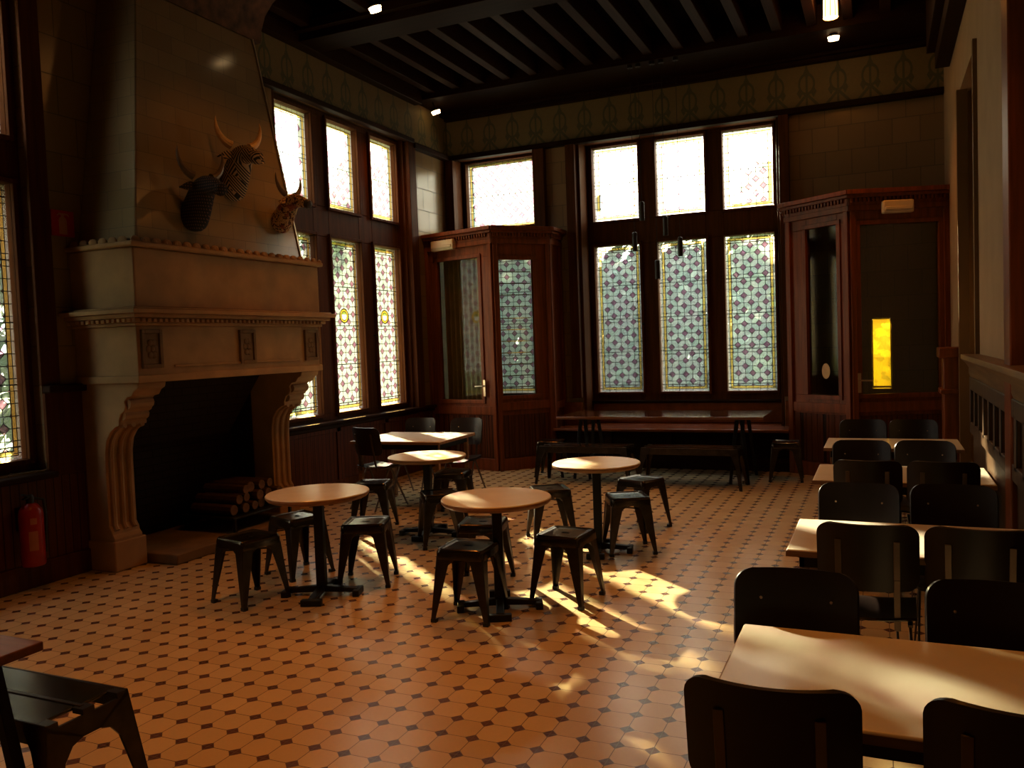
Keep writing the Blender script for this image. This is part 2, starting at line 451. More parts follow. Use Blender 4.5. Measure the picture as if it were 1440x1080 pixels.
# upright timbers
trim(B(XL, XL+.07, 9.88, 10.06, .2, 4.46), 'oakdark')
trim(B(-4.45, -4.28, 11.0, YB, 3.2, 4.40), 'oakdark')
trim(B(-3.96, -3.83, 11.0, YB, .9, 4.40), 'oakdark')
trim(B(-1.14, -1.02, 11.0, YB, .9, 4.40), 'oakdark')
trim(B(-5.83, -5.70, 10.98, YB, 3.2, 4.40), 'oakdark')
trim(B(XL, XL+.03, 4.34, 4.50, 1.5, 5.0), 'oakdark')
trim(B(XL, XL+.12, 1.2, 1.71, 0, 5.0), 'oakdark')

def baseboard(name, mb): return struct(mb.build(name, 'oakdark', bevel=.008))
mb = B(XL, XL+.05, YF, 4.70, 0, .18); baseboard('baseboard_left', mb)
mb = B(XL, XL+.05, 6.97, 10.30, 0, .18); baseboard('baseboard_bay', mb)
mb = B(XR-.07, XR, YF, 7.45, 0, .16); baseboard('baseboard_right', mb)
# wainscots
mb = B(XL, XL+.03, 6.97, 10.32, .18, .84)
for y in (7.0, 8.02, 9.05, 9.9): mb.box(XL+.03, XL+.045, y, y+.08, .18, .84)
mb.box(XL+.03, XL+.045, 7.0, 10.3, .74, .84)
trim(mb, 'wains', .004)
mb = B(XL-.2, XL+.11, 6.97, 10.32, .84, .875); mb.box(XL, XL+.07, 6.97, 10.32, .79, .84); trim(mb, 'oaky', .012)
mb = B(XL, XL+.03, YF, 4.70, .18, .80); trim(mb, 'wains', .004)
mb = B(XL, XL+.03, 4.36, 4.70, .80, 1.44); trim(mb, 'oakdark', .004)
mb = B(XL-.2, XL+.11, 1.7, 4.38, .80, .845); trim(mb, 'oaky', .012)
mb = B(XL, XL+.09, 4.36, 4.70, 1.44, 1.50); trim(mb, 'oaky', .012)
mb = B(XR-.05, XR, YF, 7.45, .16, 1.28)
for y in [7.36 - .30*i for i in range(38)]:
    mb.box(XR-.075, XR-.05, y, y+.09, .92, 1.22)
mb.box(XR-.075, XR-.05, YF, 7.45, 1.20, 1.30); mb.box(XR-.075, XR-.05, YF, 7.45, .86, .95)
trim(mb, 'wainsr', .006)
mb = MB(); mb.prism([(0, 1.28), (-.06, 1.28), (-.075, 1.33), (-.075, 1.37), (-.10, 1.41), (-.13, 1.44), (-.13, 1.475), (0, 1.475)], lambda u, v, w: (XR+u, w, v), YF, 7.50); trim(mb, 'cap', .004)
trim(B(XR-.08, XR+.02, 5.12, 5.36, 0, 4.62), 'vest', .01)
mb = B(XR-.03, 1.12, 7.45, 7.53, .0, 3.9); mb.box(XR-.03, XR+.06, 8.95, 9.05, 0, 3.9); trim(mb, 'tanplaster', 0)
mb = B(XR-.16, XR, 9.05, 9.35, 0, 1.46); mb.box(XR-.20, XR, 9.02, 9.38, 1.40, 1.50); mb.box(XR-.19, XR, 9.03, 9.37, 1.05, 1.10); trim(mb, 'vest', .01)

# ------------------------------------------------------------------ windows
wn = [0]
def pane_mesh(ax, c, ua, ub, za, zb, flip=1):
    mb = MB(); um, zm = (ua+ub)/2, (za+zb)/2
    if ax == 'x':
        mb.addv([(c, ua, za), (c, ub, za), (c, ub, zb), (c, ua, zb)]); mb.uv = lambda co: (co.y-um, co.z-zm)
    else:
        mb.addv([(ua, c, za), (ub, c, za), (ub, c, zb), (ua, c, zb)]); mb.uv = lambda co: (co.x-um, co.z-zm)
    mb.f.append((0, 1, 2, 3)); return mb
def window(ax, glass, d0, d1, u0, u1, panes, zb, zt, mats):
    """panes: (u0,u1,z0,z1,material). frame fills the opening around the glass"""
    wn[0] += 1; root = struct(empty('window_%d' % wn[0]))
    mb = wall_grid(MB(), ax, min(d0, d1), max(d0, d1), u0, u1, zb, zt, [p[:4] for p in panes])
    mb.build('window_frame', 'oakdark', root, bevel=.006)
    for p in panes:                                   # stepped sash round every pane
        a, b, c, d = p[:4]; t = .035; off = (d1-d0)
        e0, e1 = (d0-.035*math.copysign(1, off), d0) if True else (0, 0)
        sm = MB(); lo, hi = min(e0, e1), max(e0, e1)
        hs = [(a, b, c, d)]
        wall_grid(sm, ax, lo, hi, a-t, b+t, c-t, d+t, hs)
        so = sm.build('sash', 'oakdark', root, bevel=.005)
        pane_mesh(ax, glass, *p[:4]).build('leaded_pane', p[4], so, smooth=0)
    return root
XB = [-3.711, -3.054, -2.807, -2.141, -1.900, -1.258]
pn = []
for i in range(3):
    pn.append((XB[2*i], XB[2*i+1], TT, WT, 'g_up')); pn.append((XB[2*i], XB[2*i+1], WB, TB, 'g_lo'))
wb = window('y', 11.50, 11.44, 11.58, -3.83, -1.14, pn, .80, 4.48, None)
for xx in (-3.10, -2.20): 
    MB().lathe([(.0, 0), (.012, 0), (.012, .03), (.02, .035), (.0, .05)], 10, Matrix.Translation((xx+.08, 11.40, 1.9)) @ Matrix.Rotation(R(90), 4, 'X')).build('window_catch', 'iron', wb)
B(-3.83, -1.14, 11.34, 11.46, .805, .835).build('window_sill', 'oakx', wb, bevel=.01)
mb = B(-3.83, -3.79, 11.10, 11.44, .53, 4.48); mb.box(-1.18, -1.14, 11.10, 11.44, .53, 4.48); mb.box(-3.83, -1.14, 11.10, 11.44, 4.44, 4.48); mb.build('reveal', 'oakdark', wb, bevel=.006)
w4 = window('y', 11.50, 11.44, 11.58, -5.80, -4.45, [(-5.70, -4.55, 3.43, 4.41, 'g_wu')], 3.30, 4.48, None)
w5 = window('y', 11.50, 11.44, 11.58, -5.80, -4.45, [(-5.70, -4.55, .95, 3.02, 'g_wl')], .86, 3.10, None)
YL = [(7.31, 7.937), (8.231, 8.853), (9.144, 9.765)]
pn = []
for a, b in YL: pn.append((a, b, TT, WT, 'g_up')); pn.append((a, b, WB, TB, 'g_med'))
for wq, za, zb in ((w4, 3.24, 4.48), (w5, .86, 3.10)):
    mb = B(-5.80, -5.77, 11.09, 11.44, za, zb); mb.box(-4.48, -4.45, 11.09, 11.44, za, zb); mb.box(-5.80, -4.45, 11.09, 11.44, zb-.03, zb); mb.build('reveal', 'oakdark', wq)
wl = window('x', -6.0, -5.94, -6.10, 7.20, 9.88, pn, .86, 4.48, None)
for z in (1.42, 1.86): MB().lathe([(.0, 0), (.012, 0), (.012, .03), (.02, .035), (.0, .05)], 10, Matrix.Translation((-5.92, 9.06, z)) @ Matrix.Rotation(R(90), 4, 'Y')).build('window_catch', 'iron', wl)
mb = B(-5.94, XL, 7.20, 7.24, .87, 4.48); mb.box(-5.94, XL, 9.84, 9.88, .87, 4.48); mb.build('reveal', 'oakdark', wl, bevel=.006)
pn = []
for a, b in ((1.80, 2.43), (2.72, 3.35), (3.64, 4.27)): pn.append((a, b, TT, WT, 'g_up')); pn.append((a, b, WB, TB, 'g_lo'))
ww = window('x', -6.0, -5.94, -6.10, 1.71, 4.36, pn, .86, 4.48, None)
wy = window('y', 11.50, 11.45, 11.58, -.11, .11, [(-.10, .10, .99, 1.83, 'g_y')], .98, 1.84, None)

# ------------------------------------------------------------------ corner lobbies (vestibules)
def onseg(p0, p1):
    p0, p1 = Vector((*p0, 0)), Vector((*p1, 0)); e = (p1-p0).normalized(); n = Vector((e.y, -e.x, 0)); L = (p1-p0).length
    return Matrix(((e.x, n.x, 0, p0.x), (e.y, n.y, 0, p0.y), (0, 0, 1, 0), (0, 0, 0, 1))), L
def local_grid(mb, M, L, z0, z1, t0, t1, holes):
    tmp = wall_grid(MB(), 'y', t0, t1, 0, L, z0, z1, holes)
    b = mb.addv([M @ Vector(v) for v in tmp.v]); mb.f += [tuple(b+i for i in f) for f in tmp.f]; return mb
def lbox(mb, M, *a):
    mb.box(*a, M=M); return mb
dn = [0]
def lobby(pts, faces, zt=3.16):
    dn[0] += 1; root = struct(empty('door_%d' % dn[0])); out = []
    for (p0, p1), hole in zip(zip(pts, pts[1:]), faces):
        M, L = onseg(p0, p1); mb = MB(); hs = [hole] if hole else []
        local_grid(mb, M, L, 0, zt, -.05, 0, hs)
        if hole:
            a, b, c, d = hole; t = .05
            local_grid(mb, M, L, 0, .16, 0, .025, [])
            for q in ((a-t, b+t, c-t, c), (a-t, b+t, d, d+t), (a-t, a, c, d), (b, b+t, c, d)): lbox(mb, M, q[0], q[1], 0, .018, q[2], q[3])
            lbox(mb, M, .02, L-.02, 0, .02, c-.20, c-.09)
            lbox(mb, M, 0, .06, 0, .035, 0, zt); lbox(mb, M, L-.06, L, 0, .035, 0, zt)
        else:
            lbox(mb, M, 0, .06, 0, .03, 0, zt); lbox(mb, M, L-.06, L, 0, .03, 0, zt); lbox(mb, M, 0, L, 0, .025, .78, .88)
        mb.build('frame_panel', 'vest', root, bevel=.004)
        nb = max(3, int(L/.09)); bm = MB()
        for k in range(nb):
            a0 = .07 + (L-.14)*k/nb; lbox(bm, M, a0+.003, a0+(L-.14)/nb-.003, 0, .010, .17, .74)
        bm.build('board_panel', 'wains', root, bevel=.003)
        out.append((M, L))
    cm = MB()
    for (M, L) in out:
        for (o, za, zb) in ((.04, zt-.14, zt-.08), (.075, zt, zt+.035), (.11, zt+.035, zt+.085), (.03, zt-.08, zt)):
            lbox(cm, M, -o*.45, L+o*.45, -.05, o, za, zb)
        k = int(L/.045)
        for i in range(k): lbox(cm, M, i*.045, i*.045+.025, .03, .06, zt-.045, zt)
    cm.build('cornice', 'vest', root, bevel=.004)
    rf = MB(); z = zt+.03; P = [tuple(p) for p in pts] + [((XL, YB) if pts[0][0] < -3 else (XR, YB))]
    rf.prism(P, lambda u, v, w: (u, v, w), z, z+.04); rf.build('roof_panel', 'oakx', root, smooth=0)
    return root, out
LP = [(XL, 10.35), (-4.68, 10.05), (-4.12, 10.65), (-4.12, YB)]
dl, lf = lobby(LP, [(.22, .96, .95, 2.86), (.08, .575, 1.0, 2.81), None])
RP = [(-1.02, YB), (-1.02, 10.62), (-.31, 10.10), (.69, 10.45)]
dr, rf = lobby(RP, [None, (.28, .71, .96, 2.90), (.11, .95, .98, 2.865)])
def lpane(M, a, b, c, d, y, name, mat, root):
    mb = MB(); mb.box(a, b, y-.003, y+.003, c, d, M); return mb.build(name, mat, root, smooth=0)
lpane(lf[0][0], .22, .96, .95, 2.86, -.025, 'door_glass', 'pane', dl)
g2 = lpane(lf[1][0], .08, .575, 1.0, 2.81, -.025, 'door_glass', 'pane', dl)
mb = MB()
for i in range(11): mb.box(.08, .575, -.135, -.075, 1.10+i*.155, 1.110+i*.155, lf[1][0])
mb.build('louvre_rail', 'chrome', dl)
lpane(rf[1][0], .28, .71, .96, 2.90, -.025, 'door_glass', 'pane', dr)
lpane(rf[2][0], .11, .95, .98, 2.865, -.025, 'rippled_glass', 'ripple', dr)
def lever(M, u, z, root, side=1):
    mb = MB(); mb.box(u-.018, u+.018, .03, .04, z-.11, z+.11, M)
    p = [M @ Vector(q) for q in ((u, .04, z+.03), (u, .085, z+.03), (u+side*.03, .09, z+.03), (u+side*.12, .09, z+.025))]
    mb.tube(p, .009, 8); return mb.build('door_handle', 'brass', root)
lever(rf[2][0], .07, 1.11, dr); lever(lf[0][0], 1.02, 1.11, dl, -1)
mb = MB(); mb.lathe([(0, 0), (.072, 0), (.072, .002), (0, .002)], 32, rf[1][0] @ Matrix.Translation((.512, -.02, 1.24)) @ Matrix.Rotation(R(-90), 4, 'X') @ Matrix.Diagonal((.8, 1.25, 1, 1)))
mb.build('oval_sticker', 'frost', dr)
# curtain behind the lobby door glass
M = lf[0][0]; mb = MB()
mb.grid(lambda u, v: M @ Vector((.20+.80*u, -.16+.022*math.sin(u*2*PI*9.5)+.008*math.sin(u*57), .90+1.98*v)), 120, 4, .004)
tag(mb.build('curtain', 'curtain', smooth=80), 'beige pleated curtain hanging behind the glass of the left corner lobby door', 'curtain')
# emergency lights on the lobby cornices
def emerg(M, u0, u1, z0, z1, label):
    root = empty('emergency_light'); tag(root, label, 'emergency light')
    mb = MB(); mb.box(u0, u1, .03, .11, z0, z1, M); mb.build('housing', 'white', root, bevel=.015)
    mb = MB(); mb.box(u0+.02, u1-.02, .108, .125, z0+.03, z1-.07, M); mb.build('diffuser', 'white', root, bevel=.01)
emerg(lf[0][0], .20, .61, 3.0, 3.14, 'white emergency light box above the curtained lobby door')
emerg(rf[2][0], .33, .66, 2.97, 3.11, 'white emergency light box above the rippled glass door')

# ------------------------------------------------------------------ fireplace
fp = empty('fireplace', (0, 0, 0)); tag(fp, 'tall sandstone fireplace with tiled tapering hood on the left wall', 'fireplace')
HX0, HX1 = -5.22, -5.42
P = [(XL, 4.75, 2.60), (HX0, 4.75, 2.60), (HX0, 6.75, 2.60), (XL, 6.75, 2.60), (XL, 5.07, 4.66), (HX1, 5.07, 4.66), (HX1, 6.43, 4.66), (XL, 6.43, 4.66)]
MB().hexa(P).build('hood', 'hoodtile', fp, bevel=.012)
# dark edging strip on the far hood edge
mb = MB(); mb.bar((HX0+.003, 6.75, 2.6), (HX1+.003, 6.43, 4.66), .018, .018, (1, 0, 0)); mb.build('hood_edge', 'brass', fp)
# mantle block, cornice, frieze
mb = B(XL, -5.16, 4.66, 6.93, 2.07, 2.53); mb.box(XL, -5.12, 4.62, 6.97, 2.53, 2.57); mb.build('mantel_block', 'stone', fp, bevel=.012)
mb = MB()
def ring(z0, z1, o): mb.box(XL, -5.17+o, 4.66-o, 6.93+o, z0, z1)
ring(1.93, 1.955, .02); ring(1.955, 1.99, .045); ring(1.99, 2.02, .08); ring(2.02, 2.055, .12); ring(2.055, 2.07, .09)
for i in range(int(2.27/.055)): mb.box(-5.13, -5.10, 4.66+i*.055, 4.66+i*.055+.03, 1.955, 1.985)
for i in range(13): mb.box(XL+i*.055, XL+i*.055+.03, 4.60, 4.62, 1.955, 1.985)
mb.build('cornice', 'stone', fp, bevel=.006)
mb = B(XL, -5.18, 4.67, 6.92, 1.53, 1.93); mb.box(XL, -5.16, 4.65, 6.94, 1.49, 1.55)
mb.box(-5.18, -5.165, 5.02, 5.78, 1.60, 1.62); mb.box(-5.18, -5.165, 5.95, 6.60, 1.60, 1.62)
mb.build('lintel', 'stone', fp, bevel=.006)
for y in (4.70, 5.77, 6.68):
    mb = wall_grid(MB(), 'x', -5.18, -5.155, y, y+.20, 1.60, 1.90, [(y+.03, y+.17, 1.63, 1.87)])
    mb.box(-5.18, -5.170, y+.03, y+.17, 1.63, 1.87)
    for a in range(6):
        an = a*PI/3; mb.lathe([(0, 0), (.03, .0), (.022, .010), (0, .014)], 10, Matrix.Translation((-5.172, y+.10+.035*math.cos(an), 1.75+.055*math.sin(an))) @ Matrix.Rotation(R(90), 4, 'Y'))
    mb.lathe([(0, 0), (.025, .0), (.02, .014), (0, .02)], 12, Matrix.Translation((-5.172, y+.10, 1.75)) @ Matrix.Rotation(R(90), 4, 'Y'))
    mb.build('carved_panel', 'stonedark', fp, bevel=.003)
# cresting: row of little scrolled leaves round the mantel top
mb = MB()
def crest(x, y, ang):
    Mx = Matrix.Translation((x, y, 2.565)) @ Matrix.Rotation(ang, 4, 'Z')
    mb.lathe([(0, 0), (.026, .0), (.026, .025), (.016, .045), (0, .050)], 10, Mx @ Matrix.Diagonal((.8, 1.7, 1, 1)))
    mb.lathe([(0, 0), (.022, .0), (.018, .02), (0, .03)], 8, Mx @ Matrix.Translation((.035, .045, .005)))
for i in range(22): crest(-5.17, 4.70+i*.104, 0)
for i in range(6): crest(-5.78+i*.104, 4.66, PI/2)
mb.box(XL, -5.13, 4.64, 6.95, 2.555, 2.572)
mb.build('cresting', 'stone', fp, bevel=0)
PR = [(XL, 0), (-5.55, 0), (-5.55, .26), (-5.575, .29), (-5.58, .32), (-5.605, .36), (-5.605, .86), (-5.60, .95), (-5.58, 1.04), (-5.53, 1.11), (-5.47, 1.15), (-5.43, 1.16), (-5.43, 1.20),
      (-5.41, 1.25), (-5.37, 1.27), (-5.35, 1.31), (-5.36, 1.35), (-5.33, 1.38), (-5.28, 1.39), (-5.25, 1.43), (-5.21, 1.45), (-5.20, 1.49), (XL, 1.49)]
for y0, y1 in ((4.68, 4.95), (6.65, 6.92)):
    o = MB().prism(PR, lambda u, v, w: (u, w, v), y0, y1).build('pillar', 'stone', fp, bevel=.006, smooth=25)
    m2 = MB()
    PR2 = [(u, v) for u, v in PR if .3 < v < 1.2 and u > XL]
    for yy in (y0+.05, y0+.135, y0+.22):
        m2.tube([(u+.004, yy, v) for u, v in PR2], .022, 8)
    m2.build('roll_moulding', 'stone', o)
    m3 = B(XL, -5.53, y0-.02, y1+.02, 0, .24); m3.build('plinth', 'stone', o, bevel=.01)
    m4 = MB()
    for dz, xx in ((1.33, -5.36), (1.24, -5.42)):
        m4.tube([(xx, y0+.02, dz), (xx, y1-.02, dz)], .045, 10)
    m4.build('corbel_scroll', 'stone', o)
mb = MB(); mb.box(-6.18, -6.12, 4.9, 6.7, 0, 1.6); mb.box(-6.18, XL, 4.90, 4.955, 0, 1.6); mb.box(-6.18, XL, 6.645, 6.70, 0, 1.6)
mb.hexa([(-6.12, 5.1, .9), (-6.02, 5.1, .9), (-6.02, 6.5, .9), (-6.12, 6.5, .9), (-6.12, 4.95, 1.5), (-5.70, 4.95, 1.5), (-5.70, 6.65, 1.5), (-6.12, 6.65, 1.5)])
mb.build('firebox', 'soot', fp, smooth=0)
B(-6.12, -5.22, 4.98, 6.62, 0, .085).build('hearth_slab', 'stonedark', fp, bevel=.01)
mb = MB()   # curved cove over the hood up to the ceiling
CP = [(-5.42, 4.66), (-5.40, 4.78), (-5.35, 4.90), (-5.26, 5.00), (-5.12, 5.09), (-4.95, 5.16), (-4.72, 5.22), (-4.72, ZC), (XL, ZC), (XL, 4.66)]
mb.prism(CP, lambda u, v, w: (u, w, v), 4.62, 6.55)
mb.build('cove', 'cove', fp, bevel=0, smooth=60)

# log grate and logs
gr = empty('log_grate', (-5.62, 6.15, .085)); tag(gr, 'low black iron log grate standing on the hearth slab', 'log grate')
mb = B(-.32, .32, -.42, .42, .12, .14); mb.build('tray', 'iron', gr, bevel=.004)
for sx in (-1, 1):
    for sy in (-1, 1): B(sx*.29-.012, sx*.29+.012, sy*.38-.012, sy*.38+.012, 0, .12).build('leg', 'iron', gr)
lg = None; k = 0
POS = ['lying lowest at the near end of the grate', 'lying lowest, second along the grate', 'lying lowest, third along the grate', 'lying lowest, fourth along the grate', 'lying lowest, fifth along the grate', 'lying lowest at the far end of the grate']
for row, n in enumerate((6, 5, 4)):
    for i in range(n):
        y = 5.83 + row*.06 + i*.128; z = .085+.14+.05+row*.086; r = .050 - .004*((i+row) % 3)
        root = empty('log', (-5.62+random.uniform(-.03, .05), y, z)); root.rotation_euler = (0, 0, R(random.uniform(-1.5, 1.5)))
        mb = MB(); mb.tube([(-.24, 0, 0), (-.1, .004, 0), (.1, -.004, .003), (.235, 0, 0)], [r, r*1.03, r*.98, r], 9); mb.build('bark', 'log', root)
        mb = MB(); mb.tube([(.234, 0, 0), (.243, 0, 0)], r*.96, 9); mb.build('cut_end', 'logend', root)
        nm = ('bottom layer', 'middle layer', 'top layer')[row]
        tag(root, 'split firewood log in the fireplace, %s, %s from the near end' % (nm, ('first', 'second', 'third', 'fourth', 'fifth', 'sixth')[i]), 'log', 'firewood logs stacked on the grate')

# ------------------------------------------------------------------ cow heads on the hood
def skin(name, nodes, mat, parent):
    me = bpy.data.meshes.new(name); me.from_pydata([n[0] for n in nodes], [(n[3], i) for i, n in enumerate(nodes) if n[3] is not None], [])
    o = bpy.data.objects.new(name, me); COL.objects.link(o); me.materials.append(MT[mat])
    s = o.modifiers.new('Skin', 'SKIN'); s.use_smooth_shade = True
    for i, n in enumerate(nodes): me.skin_vertices[0].data[i].radius = (n[1], n[2])
    me.skin_vertices[0].data[0].use_root = True
    b = o.modifiers.new('Sub', 'SUBSURF'); b.levels = b.render_levels = 2
    o.parent = parent; return o
def cow_head(name, loc, rz, mat, hmat, label, s=1.0, group='cloth-covered cow heads on the hood'):
    root = empty(name, loc, rz); root.scale = (s, s, s); tag(root, label, 'mounted head')
    # local frame: +x out of the wall, z up
    skin('head', [((-.05, 0, -.20), .13, .15, None), ((.06, 0, -.10), .125, .14, 0), ((.16, 0, .03), .11, .12, 1), ((.235, 0, .11), .10, .10, 2), ((.33, 0, .095), .078, .08, 3), ((.41, 0, .06), .058, .06, 4), ((.44, 0, .045), .05, .05, 5)], mat, root)
    mb = MB(); mb.lathe([(0, 0), (.050, 0), (.056, .025), (.045, .05), (.02, .062), (0, .064)], 14, Matrix.Translation((.435, 0, .05)) @ Matrix.Rotation(R(105), 4, 'Y')); mb.build('muzzle', 'snout' if mat == 'floral' else mat, root)
    for sd in (-1, 1):
        mb = MB(); n = 9; pts = []; rs = []
        for k in range(n):
            t = k/(n-1); a = t*R(105)
            pts.append((.20-.02*t, sd*(.08+.12*math.sin(a)), .16+.02+.13*(1-math.cos(a))+.06*t)); rs.append(.034*(1-t)**.8+.003)
        mb.tube(pts, rs, 10); mb.build('horn', hmat, root)
        mb = MB(); mb.grid(lambda u, v: (.21+.02*math.sin(PI*u), sd*(.095+.12*u), .10-.03*u+.055*(v-.5)*math.sin(PI*min(1, .25+.75*u))*1.2), 8, 4, .012); mb.build('ear', mat, root)
    return root
cow_head('cow_head', (-5.24, 5.36, 2.96), R(-16), 'dots', 'hornb', 'black dotted cow head on the hood, lowest and nearest of the three', 1.0)
cow_head('cow_head', (-5.28, 5.88, 3.30), R(-20), 'zig', 'bone', 'black and cream zigzag striped cow head, highest on the hood', 1.05)
cow_head('cow_head', (-5.24, 6.46, 3.02), R(-4), 'floral', 'hornb', 'floral patterned cow head beside the window edge of the hood', .82)

# fire sign and extinguisher
fs = empty('fire_sign', (XL+.003, 4.62, 2.755)); tag(fs, 'red square fire extinguisher sign on the tiled wall', 'sign')
B(0, .006, -.10, .10, -.10, .10).build('plate', 'sign', fs)
mb = MB()
mb.prism([(-.035, -.085), (.035, -.085), (.035, .02), (.028, .04), (.012, .052), (-.012, .052), (-.028, .04), (-.035, .02)], lambda u, v, w: (w, u, v), .006, .008)
mb.prism([(-.012, .052), (.012, .052), (.012, .065), (.04, .068), (.052, .055), (.058, .06), (.045, .078), (-.03, .08), (-.05, .06), (-.044, .056), (-.028, .068), (-.012, .065)], lambda u, v, w: (w, u, v), .006, .008)
mb.build('pictogram', 'signw', fs, smooth=0)
fe = empty('fire_extinguisher', (-5.69, 4.09, .20)); tag(fe, 'red fire extinguisher hung on the dark panelling under the left window', 'fire extinguisher')
MB().lathe([(0, 0), (.075, 0), (.082, .015), (.082, .37), (.075, .41), (.05, .445), (.025, .46), (0, .46)], 28).build('cylinder', 'red', fe)
mb = MB(); mb.lathe([(0, .455), (.028, .455), (.028, .50), (.018, .52), (0, .52)], 16); mb.bar((0, 0, .50), (.05, -.09, .535), .022, .012); mb.bar((0, 0, .505), (.05, -.09, .50), .02, .01); mb.build('valve', 'black', fe)
mb = MB(); mb.tube([(0, .02, .49), (.02, .09, .47), (.02, .105, .36), (.02, .095, .20), (.02, .09, .08)], .011, 8); mb.build('hose', 'black', fe)
mb = MB(); mb.grid(lambda u, v: (.0828*math.cos(R(-50+42*u)), .0828*math.sin(R(-50+42*u)), .12+.14*v), 10, 2, .0008); mb.build('instruction_label', 'signdim', fe)
mb = MB(); mb.grid(lambda u, v: (.0828*math.cos(R(-40+30*u)), .0828*math.sin(R(-40+30*u)), .31+.045*v), 8, 2, .0008); mb.build('maker_label', 'signdim', fe)
B(-.132, -.07, -.03, .03, .25, .42).build('wall_bracket', 'black', fe)

# ------------------------------------------------------------------ furniture
def rrect(w, h, r, n=4):
    P = []
    for cx, cy, a0 in ((w-r, h-r, 0), (-(w-r), h-r, 90), (-(w-r), -(h-r), 180), (w-r, -(h-r), 270)):
        for k in range(n+1): a = R(a0+90*k/n); P.append((cx+r*math.cos(a), cy+r*math.sin(a)))
    return P
def loops(mb, L):
    """L: list of closed loops of equal length -> bridged skin"""
    ids = [mb.addv(l) for l in L]; n = len(L[0])
    for a, b in zip(ids, ids[1:]):
        for k in range(n): j = (k+1) % n; mb.f.append((a+k, a+j, b+j, b+k))
    return ids
def stool(label):
    root = empty('metal_stool'); tag(root, label, 'stool', 'gunmetal stools in the cafe')
    mb = MB(); n = 24
    def rl(h, r, z): return [(x, y, z) for x, y in rrect(h, h, r, 5)]
    oval = [(.034*math.cos(a+PI/4*0), .0175*math.sin(a), 0) for a in [math.atan2(y, x) for x, y in rrect(.15, .15, .03, 5)]]
    L = [rl(.158, .03, .385), rl(.157, .03, .425), rl(.152, .03, .443), rl(.146, .028, .449), rl(.138, .026, .447), rl(.128, .024, .441), rl(.10, .03, .4405)]
    L.append([(x*2.0, y*2.2, .441) for x, y, z in oval]); L.append([(x, y, .440) for x, y, z in oval]); L.append([(x*.97, y*.95, .428) for x, y, z in oval])
    loops(mb, L)
    mb.build('seat', 'gun2', root, smooth=50)
    for sx in (-1, 1):
        for sy in (-1, 1):
            mb = MB()
            c0, c1 = .150, .188; w0, w1 = .088, .028; t = .006
            def P(x, y, z): return (sx*x, sy*y, z)
            # two folded flanges tapering to the foot
            for sw in (0, 1):
                def Q(a, b, z): return P(a, b, z) if sw == 0 else P(b, a, z)
                h = [Q(c1-w1, c1-t, .018), Q(c1, c1-t, .018), Q(c1, c1, .018), Q(c1-w1, c1, .018), Q(c0-w0, c0-t, .40), Q(c0+.004, c0-t, .40), Q(c0+.004, c0, .40), Q(c0-w0, c0, .40)]
                mb.hexa(h)
                g = [Q(c0-w0-.05, c0-t, .40), Q(c0-w0+.02, c0-t, .345), Q(c0-w0+.02, c0, .345), Q(c0-w0-.05, c0, .40)]
                b = mb.addv(g + [Q(c0-w0+.02, c0-t, .40), Q(c0-w0+.02, c0, .40)]); mb.f += [(b, b+1, b+4), (b+3, b+5, b+2), (b, b+3, b+2, b+1)]
            lo = mb.build('leg', 'gun', root, bevel=.003)
            B(sx*.172-.017, sx*.172+.017, sy*.172-.017, sy*.172+.017, 0, .022).build('foot', 'black', lo)
    for a in (45, -45):
        mb = MB(); c, s_ = math.cos(R(a)), math.sin(R(a)); z = .345 + (.007 if a > 0 else 0)
        mb.bar((-c*.205, -s_*.205, z), (c*.205, s_*.205, z), .022, .006); mb.build('cross_brace', 'gun', root)
    return root
ST = [
 (-3.976, 4.422, -14, 'dark steel stool nearest the fireplace hearth, in front of the left round table'),
 (-4.088, 5.088, -19, 'steel stool with a bright sunlit seat, behind the left round table'),
 (-3.44, 5.054, 22, 'steel stool in the sun patch at the right of the left round table'),
 (-2.375, 4.591, 4, 'steel stool in front of the central round table, closest of all to the camera'),
 (-2.60, 5.262, 14, 'steel stool tucked behind the pedestal of the central round table'),
 (-1.909, 5.078, -5, 'steel stool to the right of the central round table, casting long leg shadows'),
 (-1.88, 6.43, 28, 'steel stool in front of the right round table, its back hidden by the pedestal'),
 (-1.99, 7.25, -24, 'steel stool behind the right round table with a white glint on the seat'),
 (-2.62, 6.62, 33, 'steel stool between the central and the right round tables'),
 (-3.47, 6.22, 38, 'steel stool in front of the rear left round table, partly behind the central table'),
 (-4.376, 6.569, 19, 'steel stool at the left of the rear left round table, behind the left table'),
 (-3.93, 7.32, 12, 'steel stool behind the rear left round table beside the lobby'),
 (-1.03, 10.06, 4, 'steel stool at the right end of the trestle table by the right lobby'),
 (-3.86, 9.86, 8, 'steel stool at the left end of the trestle table behind the low bench'),
]
s0 = stool(ST[0][3]); s0.location = (ST[0][0], ST[0][1], 0); s0.rotation_euler.z = R(ST[0][2])
for x, y, a, l in ST[1:]: dup(s0, (x, y, 0), R(a), l)

